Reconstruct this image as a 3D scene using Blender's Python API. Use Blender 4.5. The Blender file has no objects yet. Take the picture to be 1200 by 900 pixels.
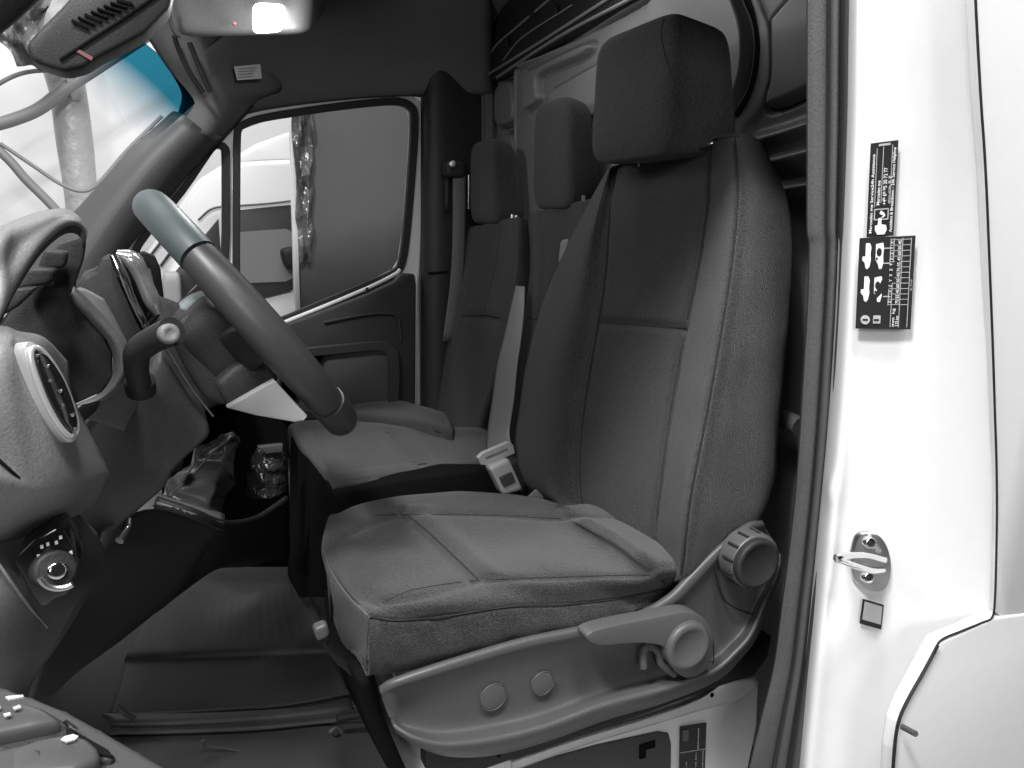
import bpy, bmesh, math, random
import numpy as np
from mathutils import Vector, Matrix, noise
random.seed(4); np.random.seed(4)
S = bpy.context.scene
COL = S.collection
# ---------------------------------------------------------------- camera
FPX = 867.0
PITCH = math.radians(11.98); YAW = math.radians(25.62)
CAM = Vector((0, 0, 1.12))
FW = Vector((math.sin(YAW)*math.cos(PITCH), math.cos(YAW)*math.cos(PITCH), -math.sin(PITCH)))
RT = Vector((math.cos(YAW), -math.sin(YAW), 0)); UP = RT.cross(FW)
cd = bpy.data.cameras.new('camera'); cam = bpy.data.objects.new('camera', cd); COL.objects.link(cam)
cd.sensor_width = 36; cd.lens = FPX/1200*36; cd.clip_start = .02; cd.clip_end = 200
m = Matrix((RT, UP, -FW)).transposed().to_4x4(); m.translation = CAM; cam.matrix_world = m
S.camera = cam
# ---------------------------------------------------------------- world, light, exposure
S.view_settings.view_transform = 'Standard'; S.view_settings.look = 'None'
S.view_settings.exposure = 0.2; S.view_settings.gamma = 1
w = bpy.data.worlds.new('World'); S.world = w; w.use_nodes = True
w.node_tree.nodes['Background'].inputs[0].default_value = (.96, .98, 1, 1)
w.node_tree.nodes['Background'].inputs[1].default_value = 0.02
def area(name, loc, target, sx, sy, power, col=(1, 1, 1), spread=180):
    l = bpy.data.lights.new(name, 'AREA'); l.shape = 'RECTANGLE'; l.size = sx; l.size_y = sy
    l.energy = power; l.color = col; l.spread = math.radians(spread)
    o = bpy.data.objects.new(name, l); COL.objects.link(o); o.location = loc
    o.rotation_euler = (Vector(target)-Vector(loc)).to_track_quat('-Z', 'Y').to_euler()
    return o
area('hall_key_light', (.12, -.35, 3.7), (.4, .9, .6), .5, .5, 75)
area('hall_front_key', (-.85, -.08, 3.0), (.6, .9, .8), .35, .35, 74)
area('hall_side_light', (-1.9, -1.15, 4.1), (.5, .9, .6), .7, .7, 20)
area('hall_body_light', (-.9, -2.2, 1.95), (1.0, .5, 1.1), .8, .8, 31)
area('cab_fill_light', (.84, 1.40, 1.69), (1.0, 1.38, 1.0), .05, .7, 1.3)  # unseen fill added to brighten the bulkhead
area('hall_far_light', (-.6, 3.2, 4.2), (-.4, 5.6, 1.0), 4.0, 1.2, 165)
area('hall_front_light', (-3.2, .6, 3.0), (-.2, 1.4, 1.1), 1.6, 1.6, 18)
# ---------------------------------------------------------------- photo rays -> points in the cab
def ray(px, py): return FW*FPX + RT*(px-600) - UP*(py-450)
def PY(px, py, y): d = ray(px, py); return CAM + d*((y-CAM.y)/d.y)
def PX(px, py, x): d = ray(px, py); return CAM + d*((x-CAM.x)/d.x)
def PZ(px, py, z): d = ray(px, py); return CAM + d*((z-CAM.z)/d.z)
# ---------------------------------------------------------------- materials
MATS = {}
def mat(name, col, rough=.6, metal=0, bump=0, scale=300, sheen=0, coat=0, var=0, emit=None, spec=.5, weave=False, vscale=6, bdist=.002):
    if name in MATS: return MATS[name]
    M = bpy.data.materials.new(name); M.use_nodes = True; nt = M.node_tree; b = nt.nodes['Principled BSDF']
    if not isinstance(col, (tuple, list)): col = (col, col, col)
    b.inputs['Base Color'].default_value = (*col, 1); b.inputs['Roughness'].default_value = rough
    b.inputs['Metallic'].default_value = metal; b.inputs['Specular IOR Level'].default_value = spec
    b.inputs['Coat Weight'].default_value = coat; b.inputs['Coat Roughness'].default_value = .08
    b.inputs['Sheen Weight'].default_value = sheen; b.inputs['Sheen Roughness'].default_value = .45
    if emit: b.inputs['Emission Color'].default_value = (1, 1, 1, 1); b.inputs['Emission Strength'].default_value = emit
    tc = nt.nodes.new('ShaderNodeTexCoord')
    if var:
        n = nt.nodes.new('ShaderNodeTexNoise'); n.inputs['Scale'].default_value = vscale; n.inputs['Detail'].default_value = 6
        nt.links.new(tc.outputs['Object'], n.inputs['Vector'])
        n2 = nt.nodes.new('ShaderNodeTexNoise'); n2.inputs['Scale'].default_value = scale*.9; n2.inputs['Detail'].default_value = 2
        nt.links.new(tc.outputs['Object'], n2.inputs['Vector'])
        ad = nt.nodes.new('ShaderNodeMath'); ad.operation = 'ADD'
        lo = nt.nodes.new('ShaderNodeMath'); lo.operation = 'MULTIPLY'; lo.inputs[1].default_value = .35
        nt.links.new(n.outputs['Fac'], lo.inputs[0]); nt.links.new(lo.outputs[0], ad.inputs[0]); nt.links.new(n2.outputs['Fac'], ad.inputs[1])
        r = nt.nodes.new('ShaderNodeMapRange'); r.inputs[1].default_value = .675-.2; r.inputs[2].default_value = .675+.2
        r.inputs[3].default_value = 1-var; r.inputs[4].default_value = 1+var
        nt.links.new(ad.outputs[0], r.inputs[0])
        mx = nt.nodes.new('ShaderNodeVectorMath'); mx.operation = 'SCALE'; mx.inputs[0].default_value = col
        nt.links.new(r.outputs[0], mx.inputs['Scale']); nt.links.new(mx.outputs[0], b.inputs['Base Color'])
    if bump:
        bp = nt.nodes.new('ShaderNodeBump'); bp.inputs['Strength'].default_value = bump; bp.inputs['Distance'].default_value = bdist
        n = nt.nodes.new('ShaderNodeTexNoise'); n.inputs['Scale'].default_value = scale; n.inputs['Detail'].default_value = 3
        nt.links.new(tc.outputs['Object'], n.inputs['Vector']); h = n.outputs['Fac']
        if weave:
            wv = nt.nodes.new('ShaderNodeTexVoronoi'); wv.inputs['Scale'].default_value = scale*1.6
            nt.links.new(tc.outputs['Object'], wv.inputs['Vector'])
            a2 = nt.nodes.new('ShaderNodeMath'); a2.operation = 'ADD'
            nt.links.new(n.outputs['Fac'], a2.inputs[0]); nt.links.new(wv.outputs['Distance'], a2.inputs[1]); h = a2.outputs[0]
        nt.links.new(h, bp.inputs['Height']); nt.links.new(bp.outputs[0], b.inputs['Normal'])
    MATS[name] = M; return M
FAB = mat('seat_fabric', .04, .95, bump=.9, scale=380, sheen=.2, var=.42, spec=.15, weave=True)
FABD = mat('seat_fabric_centre', .034, .95, bump=.9, scale=380, sheen=.15, var=.45, spec=.12, weave=True)
FABK = mat('seat_fabric_headrest', .038, .95, bump=.8, scale=380, sheen=.15, var=.42, spec=.12, weave=True)
PLA = mat('grained_plastic', .075, .5, bump=.3, scale=420, var=.14, spec=.4, bdist=.0008)
PLT = mat('seat_trim_plastic', .086, .42, bump=.3, scale=500, var=.12, spec=.5, bdist=.0008)
PLL = mat('light_grained_plastic', .17, .5, bump=.4, scale=380, var=.12, spec=.45, bdist=.001)
PLD = mat('dark_plastic', .024, .55, bump=.3, scale=380, var=.15, spec=.35)
BLK = mat('black_rubber', .018, .6, spec=.3)
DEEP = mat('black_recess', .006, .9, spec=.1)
GLS = mat('gloss_black', .01, .12, coat=.5)
RUB = mat('grey_door_rubber', .062, .62, bump=.3, scale=400, var=.16, spec=.4)
WHT = mat('white_body_paint', .78, .3, coat=.7, spec=.5, var=.01, bump=.02, scale=60)
WHD = mat('white_inner_paint', .62, .35, coat=.3)
GRP = mat('grey_bulkhead_paint', .23, .42, bump=.1, scale=200, var=.04, spec=.5)
CHR = mat('chrome', .82, .12, metal=1)
SATN = mat('satin_silver', .6, .3, metal=.5, bump=.05)
SIL = mat('brushed_silver', .62, .3, metal=1, bump=.05)
STL = mat('steel', .55, .3, metal=1, bump=.1, scale=150)
HDL = mat('headliner_felt', .13, .98, bump=.4, scale=500, var=.12, spec=.1)
MATF = mat('floor_mat_rubber', .045, .6, bump=.4, scale=350, var=.12)
LEA = mat('black_leather', .05, .27, bump=.25, scale=400)
WHE = mat('wheel_leather', .048, .42, bump=.25, bdist=.0005, scale=700, var=.05)
WHG = mat('wheel_leather_pale', (.07, .086, .089), .45, bump=.25, bdist=.0005, scale=700, var=.05)  # paler top leather, with a teal colour cast put into it
BEL = mat('belt_webbing_pale', .2, .75, bump=.4, scale=500, var=.06)
BELD = mat('belt_webbing_dark', .1, .8, bump=.4, scale=500)
BUK = mat('buckle_plastic', .36, .45, bump=.1)
PRD = mat('symbol_grey', .42, .6)
PRN = mat('print_white', .8, .6)
PRG = mat('print_grey', .42, .6)
LBL = mat('label_black', .02, .4)
WALL = mat('exhibition_wall', .82, .9, var=.03, vscale=1.2)
REFM = mat('reflection_grey', .2, .5)  # grey of the reflections that are built as bands
PIPE = mat('wrapped_pipe', .36, .35, bump=.5, scale=14, bdist=.03)
FOIL = mat('crumpled_film', .14, .15, bump=.8, scale=9, bdist=.05, coat=.5)
PAN = mat('partition_cloth', .13, .9, bump=.2, scale=200, var=.06)
VGL = mat('van_dark_glass', .05, .25)
VGM = mat('van_glass_reflection', .22, .3)
LAMP = mat('lit_dome_lens', .9, .4, emit=14)
TEAL = mat('teal_glass_tint', (.02, .2, .28), .2)
def glass(name, col, gl=.08):
    M = bpy.data.materials.new(name); M.use_nodes = True; nt = M.node_tree; nt.nodes.remove(nt.nodes['Principled BSDF'])
    t = nt.nodes.new('ShaderNodeBsdfTransparent'); t.inputs[0].default_value = (*col, 1)
    g = nt.nodes.new('ShaderNodeBsdfGlossy'); g.inputs['Roughness'].default_value = .02
    mx = nt.nodes.new('ShaderNodeMixShader'); mx.inputs[0].default_value = gl
    nt.links.new(t.outputs[0], mx.inputs[1]); nt.links.new(g.outputs[0], mx.inputs[2])
    nt.links.new(mx.outputs[0], nt.nodes['Material Output'].inputs[0]); return M
GLC = glass('clear_glass', (.94, .94, .94), .0); GLD = glass('far_side_glass', (.86, .86, .86), .0)
GLT = glass('teal_shade_band_glass', (.02, .22, .34), .0)
_nt = GLT.node_tree; _a = _nt.nodes.new('ShaderNodeAttribute'); _a.attribute_name = 'fade'; _r = _nt.nodes.new('ShaderNodeValToRGB')
_r.color_ramp.elements[0].position = .3; _r.color_ramp.elements[0].color = (.02, .17, .25, 1); _r.color_ramp.elements[1].position = 1.0; _r.color_ramp.elements[1].color = (1, 1, 1, 1)
_nt.links.new(_a.outputs['Fac'], _r.inputs[0]); _nt.links.new(_r.outputs[0], _nt.nodes['Transparent BSDF'].inputs[0])
# ---------------------------------------------------------------- object helpers
def thing(name, label, cat, loc=(0, 0, 0), group=None):
    o = bpy.data.objects.new(name, None); COL.objects.link(o); o.location = loc; o.empty_display_size = .05
    o['label'] = label; o['category'] = cat
    if group: o['group'] = group
    bpy.context.view_layer.update(); return o
def link(name, me, material, parent=None, smooth=True, label=None):
    o = bpy.data.objects.new(name, me); COL.objects.link(o)
    if material is not None and not me.materials: me.materials.append(material)
    if smooth:
        for p in me.polygons: p.use_smooth = True
    if parent is not None:
        o.parent = parent
        o.matrix_parent_inverse = Matrix.Translation(-parent.location) if parent.type == 'EMPTY' else Matrix.Identity(4)
    if label: o['label'] = label
    return o
def from_bm(name, bm, material, parent, smooth=True, label=None):
    me = bpy.data.meshes.new(name); bm.to_mesh(me); bm.free(); return link(name, me, material, parent, smooth, label)
def autosmooth(me, ang=40):
    bm = bmesh.new(); bm.from_mesh(me)
    for e in bm.edges:
        if len(e.link_faces) == 2 and e.calc_face_angle(0) > math.radians(ang): e.smooth = False
    bm.to_mesh(me); bm.free()
def cr(p, n, closed):
    """Catmull-Rom upsample along axis 0: n steps per segment."""
    p = np.asarray(p, float); N = len(p); out = []; us = []
    segs = N if closed else N-1
    for i in range(segs):
        if closed: a, b, c, d = p[(i-1) % N], p[i], p[(i+1) % N], p[(i+2) % N]
        else:
            b, c = p[i], p[i+1]; a = p[i-1] if i > 0 else 2*b-c; d = p[i+2] if i+2 < N else 2*c-b
        for k in range(n):
            t = k/n
            out.append(.5*((2*b)+(-a+c)*t+(2*a-5*b+4*c-d)*t*t+(-a+3*b-3*c+d)*t**3)); us.append(i+t)
    if not closed: out.append(p[-1]); us.append(N-1)
    return np.array(out), np.array(us)
def surf(name, ctrl, material, parent, nu=8, nv=8, closed=False, disp=None, thick=0, label=None, capends=False, mats=None, smooth=True, fade=False):
    """ctrl[r][c] of points. columns may be closed. disp(u_row, v_col) metres along the normal."""
    A = np.array([[list(q) for q in row] for row in ctrl], float)
    A, ur = cr(A, nu, False)
    B, uc = cr(np.swapaxes(A, 0, 1), nv, closed); A = np.swapaxes(B, 0, 1)
    R, C = A.shape[:2]
    if disp is not None:
        if closed: dc = np.roll(A, -1, 1)-np.roll(A, 1, 1)
        else: dc = np.gradient(A, axis=1)
        dr = np.gradient(A, axis=0); n = np.cross(dr, dc); n /= (np.linalg.norm(n, axis=2, keepdims=True)+1e-9)
        tocam = np.array(CAM)-A
        if closed:
            cen = A.mean(axis=1, keepdims=True); s = np.sign(np.sum(n*(A-cen)))
        else: s = np.sign(np.sum(n*tocam))
        D = np.array([[disp(u, v) for v in uc] for u in ur])
        A = A + n*s*D[..., None]
    verts = A.reshape(-1, 3).tolist(); faces = []; fm = []
    CC = C if closed else C-1
    for i in range(R-1):
        for j in range(CC):
            j2 = (j+1) % C
            faces.append((i*C+j, i*C+j2, (i+1)*C+j2, (i+1)*C+j))
            if mats: fm.append(mats(ur[i]+.5/nu, uc[j]+.5/nv))
    if capends and closed:
        faces.append(tuple(range(C))); faces.append(tuple((R-1)*C+j for j in range(C-1, -1, -1)))
        if mats: fm += [0, 0]
    me = bpy.data.meshes.new(name); me.from_pydata(verts, [], faces); me.validate()
    bm = bmesh.new(); bm.from_mesh(me); bmesh.ops.recalc_face_normals(bm, faces=bm.faces); bm.to_mesh(me); bm.free()
    if fade:
        at_ = me.attributes.new('fade', 'FLOAT', 'POINT'); at_.data.foreach_set('value', np.repeat(ur/ur[-1], C).astype(np.float32))
    if isinstance(material, (list, tuple)):
        for q in material: me.materials.append(q)
        if mats:
            for p, k in zip(me.polygons, fm): p.material_index = k
        material = None
    o = link(name, me, material, parent, smooth, label)
    if thick:
        md = o.modifiers.new('t', 'SOLIDIFY'); md.thickness = thick; md.offset = 0
    return o
def slab(name, pts, t, material, parent, bevel=.003, dirv=(0, 1, 0), label=None, smooth=True, segs=3):
    """closed outline of 3-D points extruded by t along dirv, edges rounded."""
    bm = bmesh.new(); d = Vector(dirv).normalized()*t
    a = [bm.verts.new(p) for p in pts]; b = [bm.verts.new(Vector(p)+d) for p in pts]; n = len(pts)
    bm.faces.new(a); bm.faces.new(b[::-1])
    for i in range(n): bm.faces.new((a[i], b[i], b[(i+1) % n], a[(i+1) % n]))
    bmesh.ops.recalc_face_normals(bm, faces=bm.faces)
    if bevel: bmesh.ops.bevel(bm, geom=list(bm.edges), offset=bevel, segments=segs, affect='EDGES', profile=.5, clamp_overlap=True)
    o = from_bm(name, bm, material, parent, smooth, label); autosmooth(o.data, 35); return o
def rs(pts, n=4, closed=True):
    q, _ = cr([list(p) for p in pts], n, closed); return [tuple(v) for v in q]
def yslab(name, pix, Y, t, material, parent, bevel=.003, round_=0, label=None):
    """outline given on the plane y=Y"""
    if round_: pix = rs(pix, round_)
    return slab(name, [PY(x, y, Y) for x, y in pix], t, material, parent, bevel, label=label)
def holed(name, outer, holes, Y, t, material, parent, bevel=.002, label=None, r=4):
    cu = bpy.data.curves.new(name, 'CURVE'); cu.dimensions = '2D'; cu.fill_mode = 'BOTH'; cu.extrude = t/2-bevel; cu.bevel_depth = bevel; cu.bevel_resolution = 2
    for pl in [outer]+holes:
        pl = rs(pl, r) if r else pl
        sp = cu.splines.new('POLY'); sp.points.add(len(pl)-1); sp.use_cyclic_u = True
        for k, (x, y) in enumerate(pl):
            P = PY(x, y, Y); sp.points[k].co = (P.x, P.z, 0, 1)
    tmp = bpy.data.objects.new('tmp', cu); COL.objects.link(tmp); dg = bpy.context.evaluated_depsgraph_get()
    me = bpy.data.meshes.new_from_object(tmp.evaluated_get(dg)); bpy.data.objects.remove(tmp)
    me.transform(Matrix(((1, 0, 0, 0), (0, 0, -1, Y+t/2), (0, 1, 0, 0), (0, 0, 0, 1))))
    me.materials.clear(); o = link(name, me, material, parent, True, label); autosmooth(me, 40); return o
def tube(name, pts, r, material, parent, n=5, sides=14, smoothpath=True, label=None, flat=None):
    P = np.array([list(p) for p in pts]); rr = np.array(r if hasattr(r, '__len__') else [r]*len(pts), float)[:, None]
    if smoothpath: q, _ = cr(np.hstack([P, rr]), n, False); P, rr = q[:, :3], q[:, 3:]
    bm = bmesh.new(); rings = []; up = Vector((0, 0, 1)); N = len(P); prev = None
    for i in range(N):
        t = Vector(P[min(i+1, N-1)]-P[max(i-1, 0)]).normalized()
        a = (prev - t*prev.dot(t)) if prev is not None else (t.cross(up) if abs(t.z) < .95 else t.cross(Vector((1, 0, 0))))
        a.normalize(); prev = a; b = t.cross(a)
        rings.append([bm.verts.new(Vector(P[i])+(a*math.cos(s*2*math.pi/sides)+b*math.sin(s*2*math.pi/sides)*(flat or 1))*float(rr[i, 0])) for s in range(sides)])
    for i in range(N-1):
        for s in range(sides):
            bm.faces.new((rings[i][s], rings[i][(s+1) % sides], rings[i+1][(s+1) % sides], rings[i+1][s]))
    bm.faces.new(rings[0][::-1]); bm.faces.new(rings[-1])
    bmesh.ops.recalc_face_normals(bm, faces=bm.faces)
    o = from_bm(name, bm, material, parent, True, label); autosmooth(o.data, 60); return o
def hexa(name, c8, material, parent, p=8, n=12, label=None, mats=None):
    """rounded block filling 8 corners: front TL,TR,BR,BL then back TL,TR,BR,BL"""
    c8 = [Vector(c) for c in c8]; bm = bmesh.new()
    bmesh.ops.create_grid(bm, x_segments=1, y_segments=1, size=1); bm.free()
    me = bpy.data.meshes.new(name); verts = {}; vl = []; faces = []
    def vid(q):
        k = tuple(round(x, 5) for x in q)
        if k not in verts: verts[k] = len(vl); vl.append(k)
        return verts[k]
    g = [math.tan((i/n*2-1)*math.pi/4) for i in range(n+1)]
    for ax in range(3):
        for s in (-1, 1):
            for i in range(n):
                for j in range(n):
                    quad = []
                    for (a, b) in ((i, j), (i+1, j), (i+1, j+1), (i, j+1)):
                        q = [0, 0, 0]; q[ax] = s; q[(ax+1) % 3] = g[a]; q[(ax+2) % 3] = g[b]; quad.append(vid(q))
                    faces.append(quad if s > 0 else quad[::-1])
    out = []
    for q in vl:
        L = sum(abs(x)**p for x in q)**(1/p); u, v, wv = [(x/L+1)/2 for x in q]   # u right, v up, w back
        f = c8[0]*(1-u)*v+c8[1]*u*v+c8[2]*u*(1-v)+c8[3]*(1-u)*(1-v)
        k = c8[4]*(1-u)*v+c8[5]*u*v+c8[6]*u*(1-v)+c8[7]*(1-u)*(1-v)
        out.append(f*(1-wv)+k*wv)
    me.from_pydata([list(o) for o in out], [], faces)
    bm = bmesh.new(); bm.from_mesh(me); bmesh.ops.recalc_face_normals(bm, faces=bm.faces); bm.to_mesh(me); bm.free()
    return link(name, me, material, parent, True, label)
def hexp(name, front, Y, depth, material, parent, p=8, shift=(0, 0), label=None, dy=None):
    """front: 4 pixel corners TL,TR,BR,BL on y=Y, pushed back by depth"""
    Ys = Y if hasattr(Y, '__len__') else [Y]*4
    f = [PY(x, y, yy) for (x, y), yy in zip(front, Ys)]
    return hexa(name, f+[q+Vector((shift[0], depth, shift[1])) for q in f], material, parent, p, label=label)
def box(name, lo, hi, material, parent, bevel=.004, rot=None, label=None):
    bm = bmesh.new(); bmesh.ops.create_cube(bm, size=1)
    lo, hi = Vector(lo), Vector(hi)
    for v in bm.verts: v.co = Vector([(lo[i]+hi[i])/2 + v.co[i]*(hi[i]-lo[i]) for i in range(3)])
    if bevel: bmesh.ops.bevel(bm, geom=list(bm.edges), offset=bevel, segments=3, affect='EDGES')
    if rot: bmesh.ops.transform(bm, matrix=rot, verts=bm.verts)
    return from_bm(name, bm, material, parent, False, label)
def disc(name, c, axis, r, t, material, parent, bevel=.004, seg=48, ell=1.0, label=None, inset=0):
    """disc centred at c, face looking along axis, thickness t behind"""
    bm = bmesh.new(); z = Vector(axis).normalized(); x = z.cross(Vector((0, 0, 1))).normalized() if abs(z.z) < .95 else Vector((1, 0, 0)); y = z.cross(x)
    prof = [(0, 0), (r-bevel-inset, 0)] if not inset else [(0, -inset*.4), (r-bevel-inset*1.5, -inset*.4), (r-bevel-inset, 0), (r-bevel, 0)]
    prof += [(r-bevel*(1-math.sin(a)), -bevel*(1-math.cos(a))) for a in [k*math.pi/8 for k in range(1, 5)]] + [(r, -t)]
    rings = []
    for (pr, ph) in prof[1:]:
        rings.append([bm.verts.new(Vector(c)+x*pr*math.cos(a)+y*pr*ell*math.sin(a)+z*ph) for a in [k*2*math.pi/seg for k in range(seg)]])
    cv = bm.verts.new(Vector(c)+z*prof[0][1])
    for k in range(seg): bm.faces.new((cv, rings[0][k], rings[0][(k+1) % seg]))
    for a, b in zip(rings, rings[1:]):
        for k in range(seg): bm.faces.new((a[k], b[k], b[(k+1) % seg], a[(k+1) % seg]))
    bm.faces.new(rings[-1][::-1])
    bmesh.ops.recalc_face_normals(bm, faces=bm.faces)
    o = from_bm(name, bm, material, parent, True, label); autosmooth(o.data, 45); return o
def text(name, body, origin, xdir, ydir, size, material, parent, width=None):
    cu = bpy.data.curves.new(name, 'FONT'); cu.body = body; cu.size = 1; cu.extrude = .0; cu.offset = .01
    tmp = bpy.data.objects.new('tmp', cu); COL.objects.link(tmp); dg = bpy.context.evaluated_depsgraph_get(); dg.update()
    me = bpy.data.meshes.new_from_object(tmp.evaluated_get(dg)); bpy.data.objects.remove(tmp)
    xs = [v.co.x for v in me.vertices]; W = max(xs)-min(xs)
    X, Yd = Vector(xdir).normalized(), Vector(ydir).normalized(); sx = (width/W) if width else size
    for v in me.vertices: v.co = Vector(origin)+X*(v.co.x-min(xs))*sx+Yd*v.co.y*size
    me.materials.clear(); return link(name, me, material, parent, False)
def merge_named(name, obs, parent):
    """join several meshes into one part mesh"""
    bm = bmesh.new(); mats = []
    for o in obs:
        me = o.data; base = len(mats); idx = {}
        for k, q in enumerate(me.materials):
            if q not in mats: mats.append(q)
            idx[k] = mats.index(q)
        t = bmesh.new(); t.from_mesh(me)
        for f in t.faces: f.material_index = idx.get(f.material_index, 0)
        tm = bpy.data.meshes.new('t'); t.to_mesh(tm); t.free(); bm.from_mesh(tm); bpy.data.meshes.remove(tm)
    for o in obs: bpy.data.objects.remove(o)
    me = bpy.data.meshes.new(name); bm.to_mesh(me); bm.free()
    for q in mats: me.materials.append(q)
    return link(name, me, None, parent, False)
from mathutils.bvhtree import BVHTree
def drape(name, objs, pix, r, material, parent, off=.0004, step=6, sides=6):
    """a thin cord lying on the surface of objs along a line"""
    trees = [BVHTree.FromPolygons([v.co for v in o.data.vertices], [p.vertices for p in o.data.polygons]) for o in objs]
    q, _ = cr([list(map(float, p)) for p in pix], 6, False); pts = []
    for x, y in q:
        d = ray(x, y).normalized(); best = None
        for tr_ in trees:
            h = tr_.ray_cast(CAM, d)
            if h[0] is not None and (best is None or h[3] < best[3]): best = h
        if best: pts.append(best[0]-d*off)
    if len(pts) > 2: return tube(name, pts, r, material, parent, sides=sides, smoothpath=False)
G = lambda x, c, s: math.exp(-((x-c)/s)**2)

# ================================================================ HALL AROUND THE VAN
def structure(o): o['kind'] = 'structure'; return o
bm = bmesh.new(); bmesh.ops.create_grid(bm, x_segments=1, y_segments=1, size=12)
for v in bm.verts: v.co.z = -.62
HF = mat('hall_floor_grey', .35, .35, var=.1, vscale=2)
structure(from_bm('floor', bm, HF, None, False))
structure(box('wall', (-6, 6.2, -.62), (5, 6.3, 4.5), WALL, None, 0))

# wrapped column and reflection bands built as solid tubes in front of the wall
t = thing('support_column', 'grey film-wrapped vertical column seen through the windscreen', 'column', PY(85, 300, 5.4))
cp = [(64, -40), (70, 60), (80, 110), (88, 170), (95, 230), (100, 300), (104, 380)]
tube('shaft', [PY(x, y, 5.4) for x, y in cp], [.115, .11, .1, .1, .09, .09, .09], PIPE, t, sides=20)
tube('collar', [PY(78, 84, 5.3), PY(86, 84, 5.3)], .16, PIPE, t, smoothpath=False)
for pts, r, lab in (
    ([(-30, 152), (10, 142), (45, 128), (75, 105), (110, 82), (150, 56), (190, 30)], .035, 'thick grey reflection band, built solid, crossing the column behind the windscreen'),
    ([(-30, 150), (10, 187), (30, 210), (60, 240), (90, 275)], .026, 'grey reflection band, built solid, running down behind the instrument hood'),
    ([(-20, 110), (10, 92), (35, 84), (70, 82)], .012, 'thin reflection band, built solid, left of the column near the mirror housing'),
    ([(0, 168), (40, 195), (70, 215), (95, 224), (115, 215), (150, 175), (190, 136)], .011, 'thin reflection band, built solid, looping from the column to the windscreen corner'),
    ([(133, 215), (140, 190), (160, 165), (200, 140)], .009, 'shortest thin reflection band, built solid, beside the windscreen pillar')):
    o = tube('reflection_band', [PY(x, y, 5.2) for x, y in pts], r, REFM, None, sides=8)
    o['label'] = lab; o['category'] = 'reflection band'; o['group'] = 'reflection bands built outside the windscreen'
# bundle of film near the mirror
t = thing('film_bundle', 'crumpled clear plastic film hanging outside beside the mirror housing', 'plastic film', PY(45, 40, 5.0))
rows = []
for j, (x0, x1) in enumerate(((-20, 66), (-25, 60), (-20, 52), (-10, 50), (12, 46), (20, 75))):
    y = -20+j*20
    rows.append([PY(x0+(x1-x0)*k/6, y+random.uniform(-4, 4), 5.0+random.uniform(-.16, .16)) for k in range(7)])
surf('film', rows, FOIL, t, 3, 3, thick=.004)

# white van beside ours, seen through the passenger window
vn = thing('parked_van', 'white van parked alongside, seen through the passenger door window', 'van', PY(330, 600, 4.2))
VY = 4.2
yslab('body', [(150, 330), (190, 270), (232, 210), (262, 192), (300, 188), (345, 186), (368, 190), (375, 260), (378, 380), (380, 520), (250, 560), (120, 560), (120, 420)], VY, 1.6, WHT, vn, .03)
yslab('roof', [(255, 196), (300, 168), (345, 152), (385, 150), (385, 188), (345, 186), (300, 188)], VY+.12, 1.4, WHT, vn, .02)
o = yslab('window', [(262, 250), (280, 246), (340, 240), (352, 245), (352, 330), (340, 342), (300, 352), (272, 352), (262, 330)], VY-.012, .02, VGL, vn, .003)
yslab('reflection_pane', [(280, 272), (335, 268), (350, 275), (350, 322), (335, 330), (280, 332)], VY-.018, .004, VGM, o, 0)  # paler patch paints a reflection on the window
yslab('windscreen', [(186, 360), (206, 318), (232, 285), (256, 256), (259, 300), (259, 352), (225, 372)], VY-.012, .02, VGL, vn, .003)
hexp('wing_mirror', [(190, 318), (212, 320), (214, 372), (191, 372)], VY-.2, .14, mat('van_mirror_grey', .4, .4), vn, 6)
hexp('door_mirror_mount', [(329, 292), (346, 288), (349, 314), (336, 316)], VY-.12, .1, BLK, vn, 4)
tube('roof_seam', [PY(x, y, VY-.02) for x, y in ((232, 258), (250, 244), (281, 241), (310, 239), (345, 235))], .006, VGL, vn, sides=6)
tube('bonnet_line', [PY(x, y, VY-.02) for x, y in ((176, 300), (190, 282), (200, 270))], .008, VGL, vn, sides=6)
tube('bonnet_line', [PY(x, y, VY-.02) for x, y in ((188, 312), (200, 296), (212, 284))], .008, VGL, vn, sides=6)

# dark partition with a strip of film at its edge
pt = thing('partition_panel', 'tall dark grey partition outside the passenger window', 'partition', PY(420, 500, 3.1))
yslab('panel', [(352, 60), (560, 60), (560, 520), (352, 520)], 3.1, .05, PAN, pt, .004)
yslab('edge_strip', [(338, 60), (343, 60), (357, 520), (350, 520)], 3.085, .04, WHT, pt, .003)
rows = []
for j in range(12):
    y = 118+j*17
    rows.append([PY(341+j*.9+k*5*(1.25-j*.05)+random.uniform(-2, 2), y+random.uniform(-4, 4), 3.06+random.uniform(-.02, .02)) for k in range(5)])
surf('crumpled_film', rows, FOIL, pt, 2, 2, thick=.002, smooth=False)

# ================================================================ CAB SHELL
cab = thing('van_cab', 'white panel van cab seen through its open driver doorway', 'van', (.6, 1.4, 0))
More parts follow.
